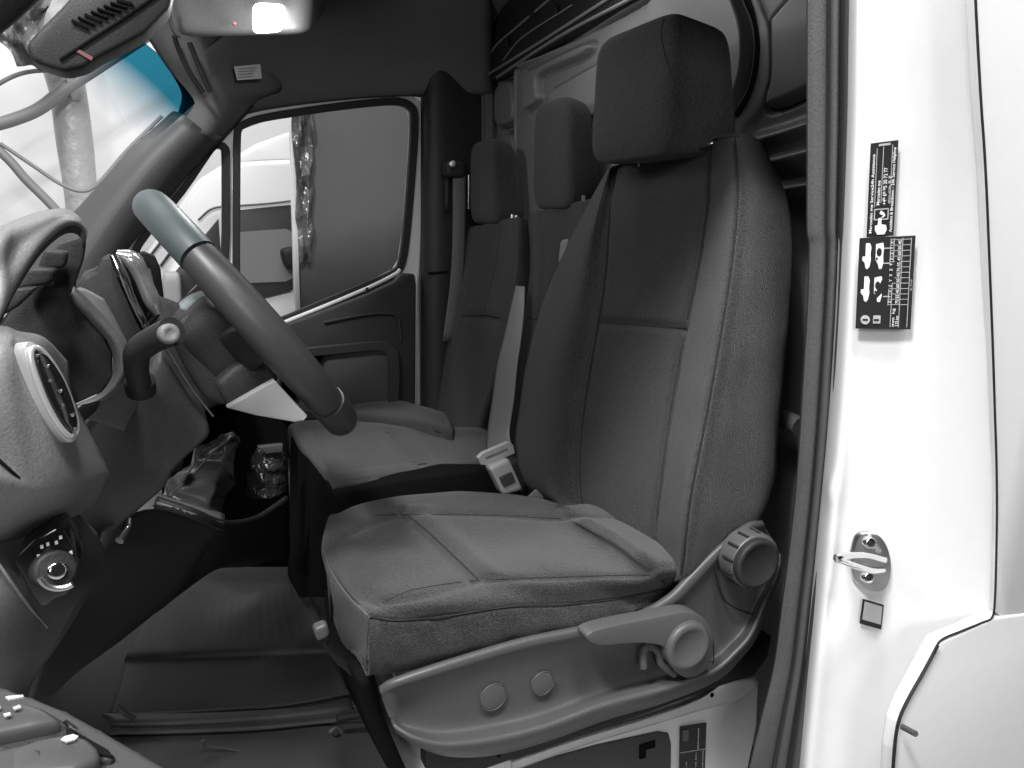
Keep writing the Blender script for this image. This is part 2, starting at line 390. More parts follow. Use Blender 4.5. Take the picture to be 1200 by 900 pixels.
# --- B pillar jamb, outside body, seam
def at(y, tab):
    ys = [q[0] for q in tab]; return float(np.interp(y, ys, [q[1] for q in tab]))
sealR = [(-60, 1004), (0, 1003), (140, 1001), (300, 996), (400, 991), (500, 984), (600, 974), (750, 960), (900, 944), (1000, 936)]
sealL = [(-60, 946), (0, 946), (280, 946), (300, 950), (500, 938), (600, 931), (780, 907), (900, 878), (1000, 856)]
seam = [(-60, 1141), (0, 1143), (100, 1148), (200, 1155), (400, 1163), (560, 1168), (640, 1168), (722, 1164), (900, 1160), (1000, 1160)]
ys = [-60, 40, 140, 240, 340, 440, 540, 640, 740, 840, 940, 1000]
rows = []
for y in ys:
    a, b = at(y, sealR), at(y, seam)
    rows.append([PY(a-14, y, .68)]+[PY(a+1+(b-4-a)*k, y, .642-.134*k) for k in (0, .1, .3, .5, .7, .9, 1)]+[PY(b-1.5, y, .509), PY(b-.5, y, .525)])
def dj(u, v): # pressed shapes in the jamb: a soft scoop round the striker
    d = -.007*math.exp(-((u-6.9)/.75)**2-((v-2.0)/.45)**2)
    d += .004*math.exp(-((u-6.35)/.16)**2-((v-1.0)/.5)**2)-.005*math.exp(-((u-7.75)/.3)**2-((v-1.6)/.7)**2)
    d += .0008*math.sin(v*1.6)-.0012*G(v, 4.6, .5)
    return d
surf('b_pillar', rows, WHT, cab, 10, 8, disp=dj, thick=0)
# dark gap behind seam
rows = [[PY(at(y, seam)-8, y, .522), PY(at(y, seam)+14, y, .522)] for y in ys]
surf('seam_gap', rows, BLK, cab, 3, 2)
# side panel (upper) with bent lower edge
up_poly = [(y, at(y, seam)+1.6) for y in range(-60, 700, 20)]
pts = [PY(x, y, .503) for y, x in up_poly]+[PY(1165, 712, .503), PY(1163, 722, .503), PY(1150, 731, .503), PY(1128, 740, .503), PY(1104, 750, .505), PY(1104, 742, .53)]
# upper panel
pl = [PY(x, y, .503) for y, x in up_poly]+[PY(1166, 715, .503), PY(1180, 728, .503), PY(1300, 700, .497), PY(1500, 640, .49), PY(1500, -60, .47), PY(1300, -60, .49)]
slab('side_panel', pl, .012, WHT, cab, .002)
lowp = [(1164, 725), (1130, 741), (1103, 752), (1094, 768), (1080, 795), (1065, 822), (1054, 848), (1049, 880), (1046, 940), (1044, 1000), (1500, 1000), (1500, 650), (1300, 706)]
slab('lower_side_panel', [PY(x, y, .5) for x, y in lowp], .02, WHT, cab, .003)
tube('seam_shadow_gap', [PY(x, y, .5015) for x, y in [(at(q, seam)+.3, q) for q in range(-60, 700, 60)]+[(1166, 700), (1163, 723), (1150, 730), (1128, 739), (1103, 750), (1094, 765)]], .0014, BLK, cab, sides=6)
tube('panel_gap_seal', [PY(x, y, .4985) for x, y in ((1099, 756), (1082, 788), (1064, 820), (1053, 846), (1048, 880), (1045, 930))], .0022, BLK, cab, sides=6)
tube('stud', [PY(1058, 852, .49), PY(1073, 860, .47)], .0035, PLA, cab, smoothpath=False)
for (x, y) in ((1000, 590), (1045, 512)): pass
def JY(x, y): a = at(y, sealR); return .642-.134*(x-a-1)/(at(y, seam)-4-a)
# --- door seal: profile with ribs
rows = []
for y in [-60, 0, 70, 140, 210, 270, 292, 360, 430, 500, 570, 640, 710, 780, 840, 900, 1000]:
    L, R = at(y, sealL), at(y, sealR); f = lambda k: L+(R-L)*k
    rows.append([PY(L-1, y, .79), PY(L, y, .708), PY(f(.06), y, .694), PY(f(.36), y, .684), PY(f(.43), y, .690), PY(f(.50), y, .680), PY(f(.64), y, .674), PY(f(.70), y, .682), PY(f(.78), y, .668), PY(f(.92), y, .660), PY(R, y, .672), PY(R+2, y, .70)])
surf('door_seal', rows, RUB, cab, 5, 5)
# striker
a = Vector((0, -1, 0)); sy = .60
sk = slab('striker', [PY(x, y, JY(x, y)-.006) for x, y in rs([(1001, 660), (1003, 640), (1010, 626), (1028, 626), (1040, 640), (1045, 662), (1042, 684), (1034, 693), (1018, 692), (1005, 682)], 3)], .008, STL, cab, .0015)
tube('loop', [PY(1034, 668, .584), PY(1018, 668, .565), PY(983, 656, .545), PY(988, 652, .548), PY(1015, 651, .57), PY(1036, 656, .582)], .0042, CHR, sk, sides=10)
for (x, y) in ((1021, 637), (1019, 678)):
    disc('bolt', PY(x, y, JY(x, y)-.013), (-.3, -1, .1), .0075, .008, CHR, sk, .002); 
    disc('bolt_socket', PY(x, y, JY(x, y)-.0135), (-.3, -1, .1), .0032, .002, BLK, sk, .0005)
slab('small_label', [PY(x, y, JY(x, y)-.004) for x, y in ((1012, 702), (1036, 709), (1033, 738), (1008, 731))], .0015, LBL, cab, .0003, label='small white label with a black border')
slab('label_face', [PY(x, y, JY(x, y)-.0048) for x, y in ((1014, 705), (1034, 711), (1032, 732), (1011, 726))], .0008, PRG, bpy.data.objects['small_label'], 0)

# stickers on the pillar
def frame4(q, yy):
    P = [PY(x, y, v) for (x, y), v in zip(q, yy)]; return P
def on4(P, u, v):  # u across, v down
    return P[0]*(1-u)*(1-v)+P[1]*u*(1-v)+P[2]*u*v+P[3]*(1-u)*v
def lift(p, d): return p+(CAM-p).normalized()*d
Q1 = frame4([(1021, 168), (1053, 164), (1047, 276), (1016, 278)], [.642-.134*k for k in (.13, .36, .345, .13)])
s1 = slab('contact_sticker', [lift(p, .007) for p in Q1], .0008, LBL, cab, 0, label='tall narrow black sticker with white vertical writing')
Q2 = frame4([(1008, 279), (1073, 276), (1067, 386), (1003, 385)], [.642-.134*k for k in (.075, .485, .455, .085)])
s2 = slab('load_sticker', [lift(p, .010) for p in Q2], .0008, LBL, cab, 0, label='wide black sticker with van drawings and a table')
def txt(P, body, u, v0, v1, h, par, m=PRN):
    """vertical writing reading upward: baseline at column u, from v0 (bottom) to v1 (top)"""
    l_ = .0122 if P is Q2 else .009; a, b = lift(on4(P, u, v0), l_), lift(on4(P, u, v1), l_)
    xd = b-a; yd = on4(P, max(u-.1, 0), v0)-on4(P, u, v0)
    return text('lettering', body, a, xd, yd, h, m, par, width=xd.length)
def bar(P, u0, v0, u1, v1, par, m=PRG, name='print_line', d=.0085):
    if P is Q2: d += .003
    return slab(name, [lift(on4(P, u, v), d) for u, v in ((u0, v0), (u1, v0), (u1, v1), (u0, v1))], .0004, m, par, 0)
L1 = []
L1.append(txt(Q1, 'Mercedes me Service24h Assistance', .17, .96, .12, .0046, s1))
L1.append(txt(Q1, 'Mercedes me', .42, .66, .40, .0052, s1))
L1.append(txt(Q1, '+49 69 95 30 72 77', .66, .66, .27, .0058, s1))
L1.append(txt(Q1, 'Accident & Breakdown - 24h Service Helpline', .93, .96, .07, .0046, s1))
L1.append(txt(Q1, 'call', .78, .65, .36, .0030, s1, PRG))
merge_named('lettering', L1, s1)
L1 = [bar(Q1, .235, .06, .25, .68, s1), bar(Q1, .47, .05, .485, .64, s1), bar(Q1, .80, .04, .812, .66, s1), bar(Q1, .3, .018, .72, .04, s1, PRG)]
# pictogram frame, hand, phone curl
for (u0, v0, u1, v1) in ((.24, .70, .78, .712), (.24, .81, .78, .822), (.24, .70, .27, .822), (.75, .70, .78, .822)): L1.append(bar(Q1, u0, v0, u1, v1, s1, PRG))
hand = [(.40, .98), (.30, .93), (.30, .88), (.40, .875), (.42, .80), (.52, .80), (.53, .87), (.70, .88), (.74, .93), (.66, .98)]
L1.append(slab('p', [lift(on4(Q1, u, v), .0086) for u, v in hand], .0004, PRN, s1, 0))
L1.append(slab('p', [lift(on4(Q1, u, v), .0086) for u, v in ((.44, .75), (.5, .72), (.62, .75), (.66, .78), (.55, .80), (.52, .795), (.6, .775), (.5, .765))], .0004, PRN, s1, 0))
merge_named('pictogram', L1, s1)
# load sticker: vans seen from above, table
L2 = []
def glyph(P, cu_, cv, su, sv, pts, par, m=PRN): return slab('p', [lift(on4(P, cu_+x*su, cv+y*sv), .0118) for x, y in pts], .0004, m, par, 0)
vanp = [(-.4, -1), (.3, -1), (.6, -.7), (.5, -.2), (.6, .3), (.4, .8), (0, 1), (-.3, .9), (-.5, .5), (-1, .3), (-.9, 0), (-.4, 0)]
vanb = [(-.8, -.9), (.6, -1), (.8, -.6), (.7, 0), (.8, .5), (.5, 1), (0, 1), (-.3, .6), (-.8, .3)]
for cv in (.2, .56):
    L2.append(glyph(Q2, .16, cv, .1, .14, vanp, s2)); L2.append(glyph(Q2, .38, cv, .09, .14, vanb, s2))
    L2.append(slab('p', [lift(on4(Q2, .37+.045*math.cos(a), cv-.04+.045*math.sin(a)), .0124) for a in [k*math.pi/6 for k in range(12)]], .0003, LBL, s2, 0))
    for dv in (.03, .09): L2.append(slab('p', [lift(on4(Q2, .33+.018*math.cos(a), cv+dv+.015*math.sin(a)), .0124) for a in [k*math.pi/4 for k in range(8)]], .0003, LBL, s2, 0))
    for dv in (-.08, .08): L2.append(bar(Q2, .45, cv+dv-.006, .56, cv+dv+.006, s2, PRG))
for cu_, m_ in ((.17, PRN), (.38, PRG)):
    if m_ is PRN: L2.append(slab('p', [lift(on4(Q2, cu_+.085*math.cos(a), .9+.052*math.sin(a)), .0118) for a in [k*math.pi/10 for k in range(20)]], .0004, PRG, s2, 0))
    else: L2.append(bar(Q2, .32, .85, .45, .94, s2, PRG))
    L2.append(bar(Q2, cu_-.045, .89, cu_+.045, .91, s2, LBL, d=.0092))
for u in (.57, .63, .78, .93): L2.append(bar(Q2, u, .02, u+.008, .98 if u > .6 else .74, s2))
for k in range(13):
    v = .03+k*.058; L2.append(bar(Q2, .57, v, .935, v+.006, s2))
merge_named('vehicle_drawings', L2, s2)
L2 = []
for k in range(12):
    v = .03+k*.058
    L2.append(txt(Q2, 'XYZ'[k % 3], .62, v+.045, v+.018, .0040, s2)); L2.append(txt(Q2, ['45', '50', '60', '45', '55', '75'][k % 6], .76, v+.052, v+.012, .0048, s2))
L2.append(txt(Q2, 'mm  kg', .70, .97, .77, .004, s2)); L2.append(txt(Q2, '2.75 bar', .77, .97, .85, .004, s2)); L2.append(txt(Q2, 'A 910', .985, .58, .46, .0026, s2, PRG))
merge_named('lettering', L2, s2)

# --- roof lining, rear bulkhead, far wall
rows = []
for X, zz in ((.12, -.0), (.16, .01), (.2, .03), (.3, .06), (.6, .09), (1.02, .10)):
    zn = 1.50+zz if X < .4 else (1.455 if X < .8 else 1.43)
    Xn = X-.12 if X < .19 else X
    rows.append([(Xn, .70, zn), (Xn, .76, 1.58+zz), (Xn, .95, 1.66+zz), (Xn, 1.45, 1.70+zz), (X, 1.95, 1.66+zz), (X, 2.16, 1.58+zz), (X, 2.26, 1.46+zz*.5)])
surf('roof_lining', rows, HDL, cab, 6, 6, thick=.02)
# bulkhead in the plane x = 1.0 with pressed panels
BX = 1.0
def polyd(Yg, Zg, pts):
    D = np.full(Yg.shape, 9.)
    for (a, b) in zip(pts, pts[1:]):
        ax, ay = a; bx, by = b; L = (bx-ax)**2+(by-ay)**2+1e-12
        t_ = np.clip(((Yg-ax)*(bx-ax)+(Zg-ay)*(by-ay))/L, 0, 1)
        D = np.minimum(D, np.hypot(Yg-(ax+t_*(bx-ax)), Zg-(ay+t_*(by-ay))))
    return D
def inside(Yg, Zg, pts):
    r = np.zeros(Yg.shape, bool); n = len(pts)
    for i in range(n):
        x1, y1 = pts[i]; x2, y2 = pts[(i+1) % n]
        c = ((y1 > Zg) != (y2 > Zg)) & (Yg < (x2-x1)*(Zg-y1)/((y2-y1)+1e-12)+x1); r ^= c
    return r
def bz(l, closed=False, off=(540, 0), s=.35):
    q = [PX(off[0]+x*s, off[1]+y*s, BX) for x, y in l]; q = [(p.y, p.z) for p in q]
    return [tuple(v) for v in rs(q, 5, closed)]
ny, nz = 600, 560
Yg, Zg = np.meshgrid(np.linspace(.70, 2.3, ny), np.linspace(.1, 1.78, nz))
H = np.zeros(Yg.shape)
sm = lambda d, w_: np.clip(d/w_, 0, 1)**2*(3-2*np.clip(d/w_, 0, 1))
def plate(pl, h, w_=.014):
    global H
    d = polyd(Yg, Zg, pl+[pl[0]]); H += np.where(inside(Yg, Zg, pl), h*sm(d, w_), 0)-.012*np.exp(-(d/.006)**2)
def ridge(pl, h, w_):
    global H
    H += h*np.exp(-(polyd(Yg, Zg, pl)/w_)**2)
plate(bz([(207, 1000), (207, 600), (207, 260), (228, 215), (300, 185), (620, 25), (700, -40), (900, -60), (965, 30), (985, 150), (975, 260), (930, 370), (860, 420), (700, 600), (600, 1000)], True), .026, .010)
plate(bz([(1200, -60), (1060, 45), (1045, 100), (1045, 260), (1030, 320), (1045, 368), (1200, 300), (1300, 200)], True), .016)
plate(bz([(250, 370), (248, 260), (275, 235), (460, 150), (460, 190), (320, 250), (300, 285), (300, 340)], True), .02, .006)
plate(bz([(340, 345), (338, 310), (360, 295), (470, 235), (640, 160), (640, 330), (400, 420)], True), .02, .006)
plate(bz([(128, 300), (180, 270), (188, 400), (130, 420)], True), .018, .007)
plate(bz([(140, 480), (190, 455), (198, 620), (150, 640)], True), .018, .007)
ridge(bz([(60, 480), (62, 320), (120, 255)]), .012, .010)
ridge(bz([(210, 520), (212, 250), (240, 205)]), .008, .006)
for q in ([(205, 215), (400, 105), (640, -25)], [(235, 225), (420, 125), (670, -20)]): ridge(bz(q), .024, .007)
ridge(bz([(1000, 475), (1090, 450), (1200, 415)]), .02, .012); ridge(bz([(1055, 545), (1200, 508)]), .02, .012); ridge(bz([(1085, 640), (1200, 622)]), .02, .012)
V = np.stack([BX-H, Yg, Zg], -1).reshape(-1, 3).tolist()
F = [(i*ny+j, i*ny+j+1, (i+1)*ny+j+1, (i+1)*ny+j) for i in range(nz-1) for j in range(ny-1)]
me = bpy.data.meshes.new('bulkhead'); me.from_pydata(V, [], F); bh = link('bulkhead', me, GRP, cab)
bh['label'] = 'grey pressed steel bulkhead behind the seats'
tube('window_rubber', [PX(540+x*.35, y*.35, BX-.02) for x, y in ((925, -60), (955, 10), (985, 90), (990, 190), (968, 300), (915, 385), (860, 425))], .0065, PLD, bh, sides=10, flat=.6)
surf('pillar_inner_trim', [[PY(958, y, .70), Vector((1.0, .735, PY(958, y, .70).z))] for y in (-200, 200, 500, 800, 1000)], PLD, cab, 3, 4, thick=.01)
sh = slab('roof_shelf', [PX(x, y, .955) for x, y in ((556, 100), (580, 92), (612, 73), (690, 26), (745, -6), (800, -45), (800, -90), (556, -90))], .03, mat('shelf_plastic', .02, .45, bump=.3), cab, .006, dirv=(1, 0, 0))
for q, rr_ in (([(571, 88), (624, 55), (720, -6)], .004), ([(570, 80), (579, 56), (603, 34), (650, -6)], .003), ([(582, 91), (655, 43), (748, -6)], .004), ([(590, 70), (612, 44), (670, 6)], .002)):
    tube('shelf_rib', [PX(x, y, .951) for x, y in q], rr_, mat('shelf_edge', .22, .45), sh, sides=8)
for x, y in ((592, 50), (622, 16), (650, 12)): hexa('shelf_clip', [PX(x+a, y+b, .945) for a, b in ((-3, -5), (3, -6), (4, 4), (-2, 5))]+[PX(x+a, y+b, .955) for a, b in ((-3, -5), (3, -6), (4, 4), (-2, 5))], PLD, sh, 5)
box('corner_post', (.93, 2.17, .1), (.995, 2.3, 1.7), HDL, cab, .02)
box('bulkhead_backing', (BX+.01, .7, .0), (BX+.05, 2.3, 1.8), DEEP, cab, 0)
tube('bulkhead_pipe', [PX(897+x, y, .93) for x, y in ((8, 497), (22, 492), (40, 500))], .016, PLA, cab)
# far side wall behind the passenger B pillar, cab floor, near box
surf('far_pillar_trim', [[PY(493, y, 2.21), PY(500, y, 2.16), PY(515, y, 2.14), PY(535, y, 2.15), PY(552, y, 2.17), PY(575, y, 2.2)] for y in (-30, 50, 120, 180, 240, 300, 325, 380, 440, 520, 600)], PLD, cab, 5, 5)
slab('trim_joint', [PY(502, 319, 2.138), PY(525, 317, 2.138), PY(525, 320, 2.138), PY(502, 322, 2.138)], .004, DEEP, cab, 0)
surf('header_trim', [[PY(x, y, Y_) for x, y, Y_ in r] for r in (
    [(130, -40, 2.0), (160, 20, 2.05), (185, 60, 2.1), (210, 98, 2.14), (214, 118, 2.16), (205, 145, 2.16)],
    [(180, -60, 1.9), (205, 20, 2.0), (225, 70, 2.05), (245, 105, 2.1), (250, 125, 2.12), (238, 158, 2.13)],
    [(250, -60, 1.9), (260, 0, 2.0), (290, 60, 2.1), (330, 100, 2.16), (300, 120, 2.2), (255, 168, 2.2)])], HDL, cab, 5, 5, thick=.01)
# upper side lining above the passenger door
surf('cant_rail_trim', [[PY(x, y, Y_) for x, y, Y_ in r] for r in (
    [(240, 60, 2.03), (300, 20, 2.0), (400, -10, 2.0), (500, -20, 2.0), (575, -20, 2.0)],
    [(250, 110, 2.12), (300, 80, 2.12), (400, 60, 2.12), (500, 60, 2.12), (575, 60, 2.12)],
    [(262, 148, 2.2), (290, 124, 2.2), (400, 108, 2.19), (490, 103, 2.17), (575, 103, 2.16)],
    [(262, 155, 2.225), (290, 131, 2.225), (400, 115, 2.225), (490, 109, 2.2), (575, 109, 2.18)])], HDL, cab, 5, 6, thick=.012)
# A pillar trim, passenger side
surf('a_pillar_trim', [[PY(x, y, Y_) for x, y, Y_ in r] for r in (
    [(196, 140, 2.19), (206, 132, 2.165), (222, 140, 2.13), (238, 152, 2.13), (262, 160, 2.17)],
    [(148, 186, 2.19), (152, 182, 2.165), (172, 190, 2.12), (195, 205, 2.13), (222, 200, 2.19)],
    [(100, 240, 2.19), (104, 236, 2.165), (128, 246, 2.12), (150, 262, 2.13), (178, 256, 2.19)],
    [(60, 285, 2.19), (63, 281, 2.165), (88, 300, 2.12), (115, 320, 2.13), (148, 290, 2.19)],
    [(20, 335, 2.19), (22, 330, 2.165), (50, 350, 2.12), (80, 370, 2.13), (110, 350, 2.18)])], [PLA, mat('pillar_trim_dark', .05, .5, bump=.2)], cab, 6, 6, thick=.01, mats=lambda u, v: 1 if v > 2.3 else 0)
# windscreen glass with teal shade band (one curved pane)
gl = [[(.055, 2.13, 1.45), (.03, 1.4, 1.54), (.055, .75, 1.46)], [(-.03, 2.14, 1.37), (-.07, 1.4, 1.45), (-.03, .74, 1.37)], [(-.3, 2.15, 1.16), (-.4, 1.4, 1.2), (-.3, .7, 1.16)], [(-.56, 2.15, .95), (-.72, 1.4, .96), (-.56, .66, .95)]]
ws = surf('windscreen', gl[1:], GLC, cab, 6, 8); ws['label'] = 'clear windscreen glass'
surf('shade_band', [[PY(120, 20, 2.12), PY(182, 60, 2.12), PY(232, 118, 2.13)], [PY(104, 56, 2.125), PY(157, 100, 2.125), PY(205, 142, 2.135)], [PY(88, 92, 2.13), PY(132, 140, 2.13), PY(178, 166, 2.14)]], GLT, ws, 8, 6, fade=True, label='teal tinted band at the top edge')
# near A pillar corner at top left and header
tube('driver_a_pillar', [PY(120, -125, .70), PY(8, -14, .70), PY(-40, 26, .70), PY(-120, 100, .70)], .018, PLD, cab)
# ribs of the front roof shelf
for q in ([(204, 42), (210, 60), (222, 85), (238, 108)], [(222, 50), (232, 75), (246, 108)]):
    tube('lining_fold', [PY(x, y, 2.0+k*.02) for k, (x, y) in enumerate(q)], .006, BLK, cab, sides=8)
slab('notice_label', [PY(x, y, 2.03) for x, y in ((274, 78), (305, 75), (307, 92), (278, 94))], .002, PRG, cab, .0004, label='small pale label on the roof lining')
nl = bpy.data.objects['notice_label']
for k in range(4): slab('print_line', [PY(x, y, 2.028) for x, y in ((279, 80+k*3.4), (301-k*2, 78.6+k*3.3), (301-k*2, 80+k*3.3), (279, 81.4+k*3.4))], .001, mat('print_dark', .18, .6), nl, 0)

# --- floor, mat, step
FZ = .12
slab('cab_floor', [Vector(p) for p in ((-.9, 1.42, FZ-.06), (1.0, 1.42, FZ-.06), (1.0, 2.35, FZ-.06), (-.9, 2.35, FZ-.06))], .05, PLD, cab, .005, dirv=(0, 0, 1))
# firewall / dark footwell closing
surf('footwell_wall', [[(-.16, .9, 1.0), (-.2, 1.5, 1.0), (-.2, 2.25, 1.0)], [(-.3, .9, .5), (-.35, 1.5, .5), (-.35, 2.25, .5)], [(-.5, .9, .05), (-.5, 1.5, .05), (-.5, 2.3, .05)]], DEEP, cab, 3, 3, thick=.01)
stp = surf('entry_step', [[PY(x, y, Y_) for x, y, Y_ in r] for r in (
    [(120, 838, 1.50), (200, 838, 1.46), (300, 834, 1.45), (380, 826, 1.44), (440, 818, 1.44), (500, 812, 1.42)],
    [(130, 846, 1.46), (200, 846, 1.43), (300, 841, 1.42), (380, 833, 1.41), (440, 825, 1.41), (500, 820, 1.40)],
    [(130, 852, 1.455), (200, 852, 1.425), (300, 847, 1.415), (380, 840, 1.405), (445, 832, 1.405), (500, 826, 1.40)],
    [(130, 858, 1.43), (200, 858, 1.40), (300, 854, 1.39), (380, 846, 1.38), (450, 840, 1.38), (500, 836, 1.38)],
    [(130, 866, 1.43), (200, 864, 1.40), (300, 860, 1.39), (380, 853, 1.38), (456, 852, 1.38), (500, 850, 1.38)],
    [(150, 915, 1.24), (200, 915, 1.22), (300, 915, 1.20), (380, 915, 1.19), (470, 915, 1.19), (520, 915, 1.19)],
    [(150, 1000, 1.1), (200, 1000, 1.1), (300, 1000, 1.06), (380, 1000, 1.05), (480, 1000, 1.05), (540, 1000, 1.05)])], PLA, cab, 5, 6, thick=.006)
sc_ = disc('step_screw', PY(393, 860, 1.352), (0, -.6, .6), .015, .012, PLT, stp, .003); disc('screw_head', PY(394, 858, 1.335), (0, -.6, .6), .007, .01, BLK, stp, .002)
tube('wire_clip', [PY(x, y, 1.31) for x, y in ((238, 868), (243, 875), (262, 877), (286, 881))], [.004, .003, .003, .002], PLT, stp, sides=8)
# curved channel at the right end of the step
tube('step_channel', [PY(x, y, 1.33) for x, y in ((395, 842), (425, 838), (440, 846), (452, 870), (468, 910))], .008, PLD, stp)

mt = thing('floor_mat', 'black ribbed rubber mat covering the cab floor', 'floor mat', (.1, 1.8, FZ))
def mz(y):  # raised hump towards the back
    return FZ
rows = []
for (yy, xl, xr) in ((655, 238, 350), (668, 232, 350), (690, 205, 359), (710, 180, 366), (740, 165, 377), (765, 150, 385), (775, 146, 390), (790, 143, 396), (810, 138, 404), (832, 130, 412), (838, 130, 414)):
    k = 0 if yy > 766 else .012
    rows.append([PZ(xl+(xr-xl)*f, yy-(10*(f-.1) if yy > 700 else 0)*.9, FZ+k+(.004 if 0 < f < 1 else 0)) for f in (0, .2, .4, .6, .8, 1)])
def dm(u, v): return .0004*math.sin(v*40)*(u < 5)-.004*G(u, 1.6, .25)
surf('mat_sheet', rows, MATF, mt, 6, 10, disp=dm, thick=.006)
surf('raised_rib', [[PZ(140, 843, FZ+.004), PZ(240, 838, FZ+.004), PZ(340, 829, FZ+.004), PZ(412, 815, FZ+.004)], [PZ(142, 839, FZ+.018), PZ(240, 834, FZ+.018), PZ(340, 825, FZ+.018), PZ(410, 812, FZ+.018)], [PZ(144, 835, FZ+.004), PZ(240, 830, FZ+.004), PZ(340, 821, FZ+.004), PZ(408, 808, FZ+.004)]], MATF, mt, 4, 6)
tube('hook', [PY(138, 828, 1.46), PY(146, 836, 1.45), PY(158, 842, 1.45)], .005, PLA, mt, sides=8)
# ================================================================ PASSENGER DOOR
pd = thing('passenger_door', 'closed passenger door with dark trim and two framed windows', 'door', (.35, 2.25, .5))
quarter = [(163, 345), (160, 318), (163, 292), (180, 268), (215, 226), (246, 181), (254, 172), (261, 174), (262, 200), (261, 300), (250, 318), (215, 352), (180, 375)]
main = [(281, 156), (285, 149), (310, 140), (380, 129), (440, 122), (468, 121), (480, 126), (484, 140), (481, 200), (475, 270), (470, 305), (463, 317), (440, 328), (380, 353), (320, 378), (300, 384), (284, 380), (280, 340), (280, 220)]
outer = [(100, 420), (120, 330), (170, 262), (215, 210), (255, 158), (275, 138), (300, 130), (380, 117), (450, 109), (478, 110), (492, 120), (497, 150), (494, 230), (490, 330), (492, 520), (300, 560), (150, 560)]
holed('window_frame', outer, [quarter, main], 2.225, .03, WHD, pd, .003, r=0)
def grow(pl, c, d): 
    cx_, cy_ = c; out = []
    for x, y in pl:
        L = math.hypot(x-cx_, y-cy_); out.append((x+(x-cx_)/L*d, y+(y-cy_)/L*d))
    return out
def ring_off(pl, d):
    n = len(pl); out = []; 
    A_ = sum(pl[i][0]*pl[(i+1) % n][1]-pl[(i+1) % n][0]*pl[i][1] for i in range(n)); sg = 1 if A_ > 0 else -1
    for i in range(n):
        a, b, c = pl[i-1], pl[i], pl[(i+1) % n]
        tx, ty = c[0]-a[0], c[1]-a[1]; L = math.hypot(tx, ty)+1e-9; out.append((b[0]+ty/L*d*sg, b[1]-tx/L*d*sg))
    return out
holed('window_seal', ring_off(quarter, 6.5), [ring_off(quarter, -1)], 2.212, .022, BLK, pd, .002, r=3)
holed('window_seal', ring_off(main, 6), [ring_off(main, -1)], 2.212, .022, BLK, pd, .002, r=3)
# panes
yslab('window_glass', ring_off(quarter, 3), 2.236, .004, GLD, pd, 0); yslab('window_glass', ring_off(main, 3), 2.236, .004, GLD, pd, 0)
tube('belt_line_strip', [PY(x, y, 2.205) for x, y in ((330, 379), (375, 361), (430, 338), (462, 322), (469, 316))], .006, WHD, pd, sides=8)
card = [(240, 400), (300, 392), (360, 372), (430, 345), (462, 330), (470, 321), (486, 321), (488, 335), (487, 480), (485, 520), (200, 540), (160, 450), (190, 408)]
yslab('door_card', card, 2.17, .05, PLD, pd, .006)
tube('edge_strip', [PY(488, 322, 2.19), PY(487, 400, 2.19), PY(486, 490, 2.19)], .005, WHD, pd, sides=8)
pocket = [(330, 412), (380, 407), (440, 401), (457, 402), (466, 412), (468, 440), (466, 475), (455, 490), (330, 490)]
holed('armrest_rim', pocket, [[(330, 420), (380, 416), (440, 410), (452, 412), (455, 425), (455, 470), (448, 482), (330, 482)]], 2.135, .03, PLD, pd, .004, r=0)
yslab('pocket_panel', [(325, 418), (450, 408), (458, 420), (456, 486), (325, 490)], 2.155, .012, mat('door_pocket_plastic', .05, .6, bump=.3), pd, .004)
tube('door_crease', [PY(x, y, 2.165) for x, y in ((380, 378), (420, 370), (450, 367), (466, 372), (470, 400))], .005, PLD, pd, sides=8)
tube('lock_pin', [PY(430, 337, 2.19), PY(430, 344, 2.19)], .004, BLK, pd, sides=8, smoothpath=False)
# outside mirror of our van
om = thing('door_mirror', 'black-rimmed mirror outside the passenger quarter window', 'mirror', PY(178, 340, 2.5))
mpts = [(158, 300), (168, 297), (180, 302), (186, 315), (189, 340), (193, 372), (180, 378), (160, 378)]
holed('mirror_housing', mpts, [[(161, 306), (170, 304), (177, 310), (181, 325), (185, 366), (163, 370)]], 2.5, .09, BLK, om, .005, r=0)
yslab('mirror_glass', [(160, 304), (170, 303), (178, 310), (182, 325), (186, 368), (162, 371)], 2.53, .01, mat('mirror_face', .5, .1, metal=.6), om, 0)

# passenger belt on the far pillar
bl = thing('pillar_seat_belt', 'dark seat belt hanging from its anchor on the far pillar', 'seat belt', PY(538, 330, 2.12))
hexp('anchor', [(522, 186), (546, 186), (547, 208), (523, 208)], 2.09, .05, BLK, bl, 5)
disc('anchor_bolt', PY(531, 192, 2.075), (-.2, -1, 0), .011, .02, STL, bl, .004)
surf('webbing', [[PY(x-7.5, y, 2.11), PY(x, y, 2.105), PY(x+7.5, y, 2.11)] for x, y in ((538, 206), (538, 250), (537, 300), (534, 340), (526, 400))], BELD, bl, 5, 3, thick=.002)
surf('slot_cover', [[PY(x-3, y, 2.12), PY(x+2, y, 2.115)] for x, y in ((524, 208), (524, 248))], BLK, bl, 4, 2, thick=.01)
tube('belt_guide', [PY(549, 205, 2.1), PY(549, 245, 2.1)], .003, STL, bl, sides=6, smoothpath=False)

# ================================================================ HEADRESTS (shared builder)
def headrest(par, X0, X1, Y0, Y1, Z0, Z1, mat_, p=5.5, lean=.03, name='headrest', taper=.02, cheek=.03, back=.03):
    f = [(X0+lean, Y1-taper, Z1), (X0+lean+cheek*.3, Y0+taper, Z1), (X0, Y0, Z0), (X0, Y1, Z0)]
    b = [(X1+lean*.6-back, Y1-taper-.02, Z1-.015), (X1+lean*.6-back, Y0+taper+.02, Z1-.015), (X1, Y0+.015, Z0+.01), (X1, Y1-.015, Z0+.01)]
    o = hexa(name, f+b, mat_, par, p, n=22)
    bpy.context.view_layer.update(); return o
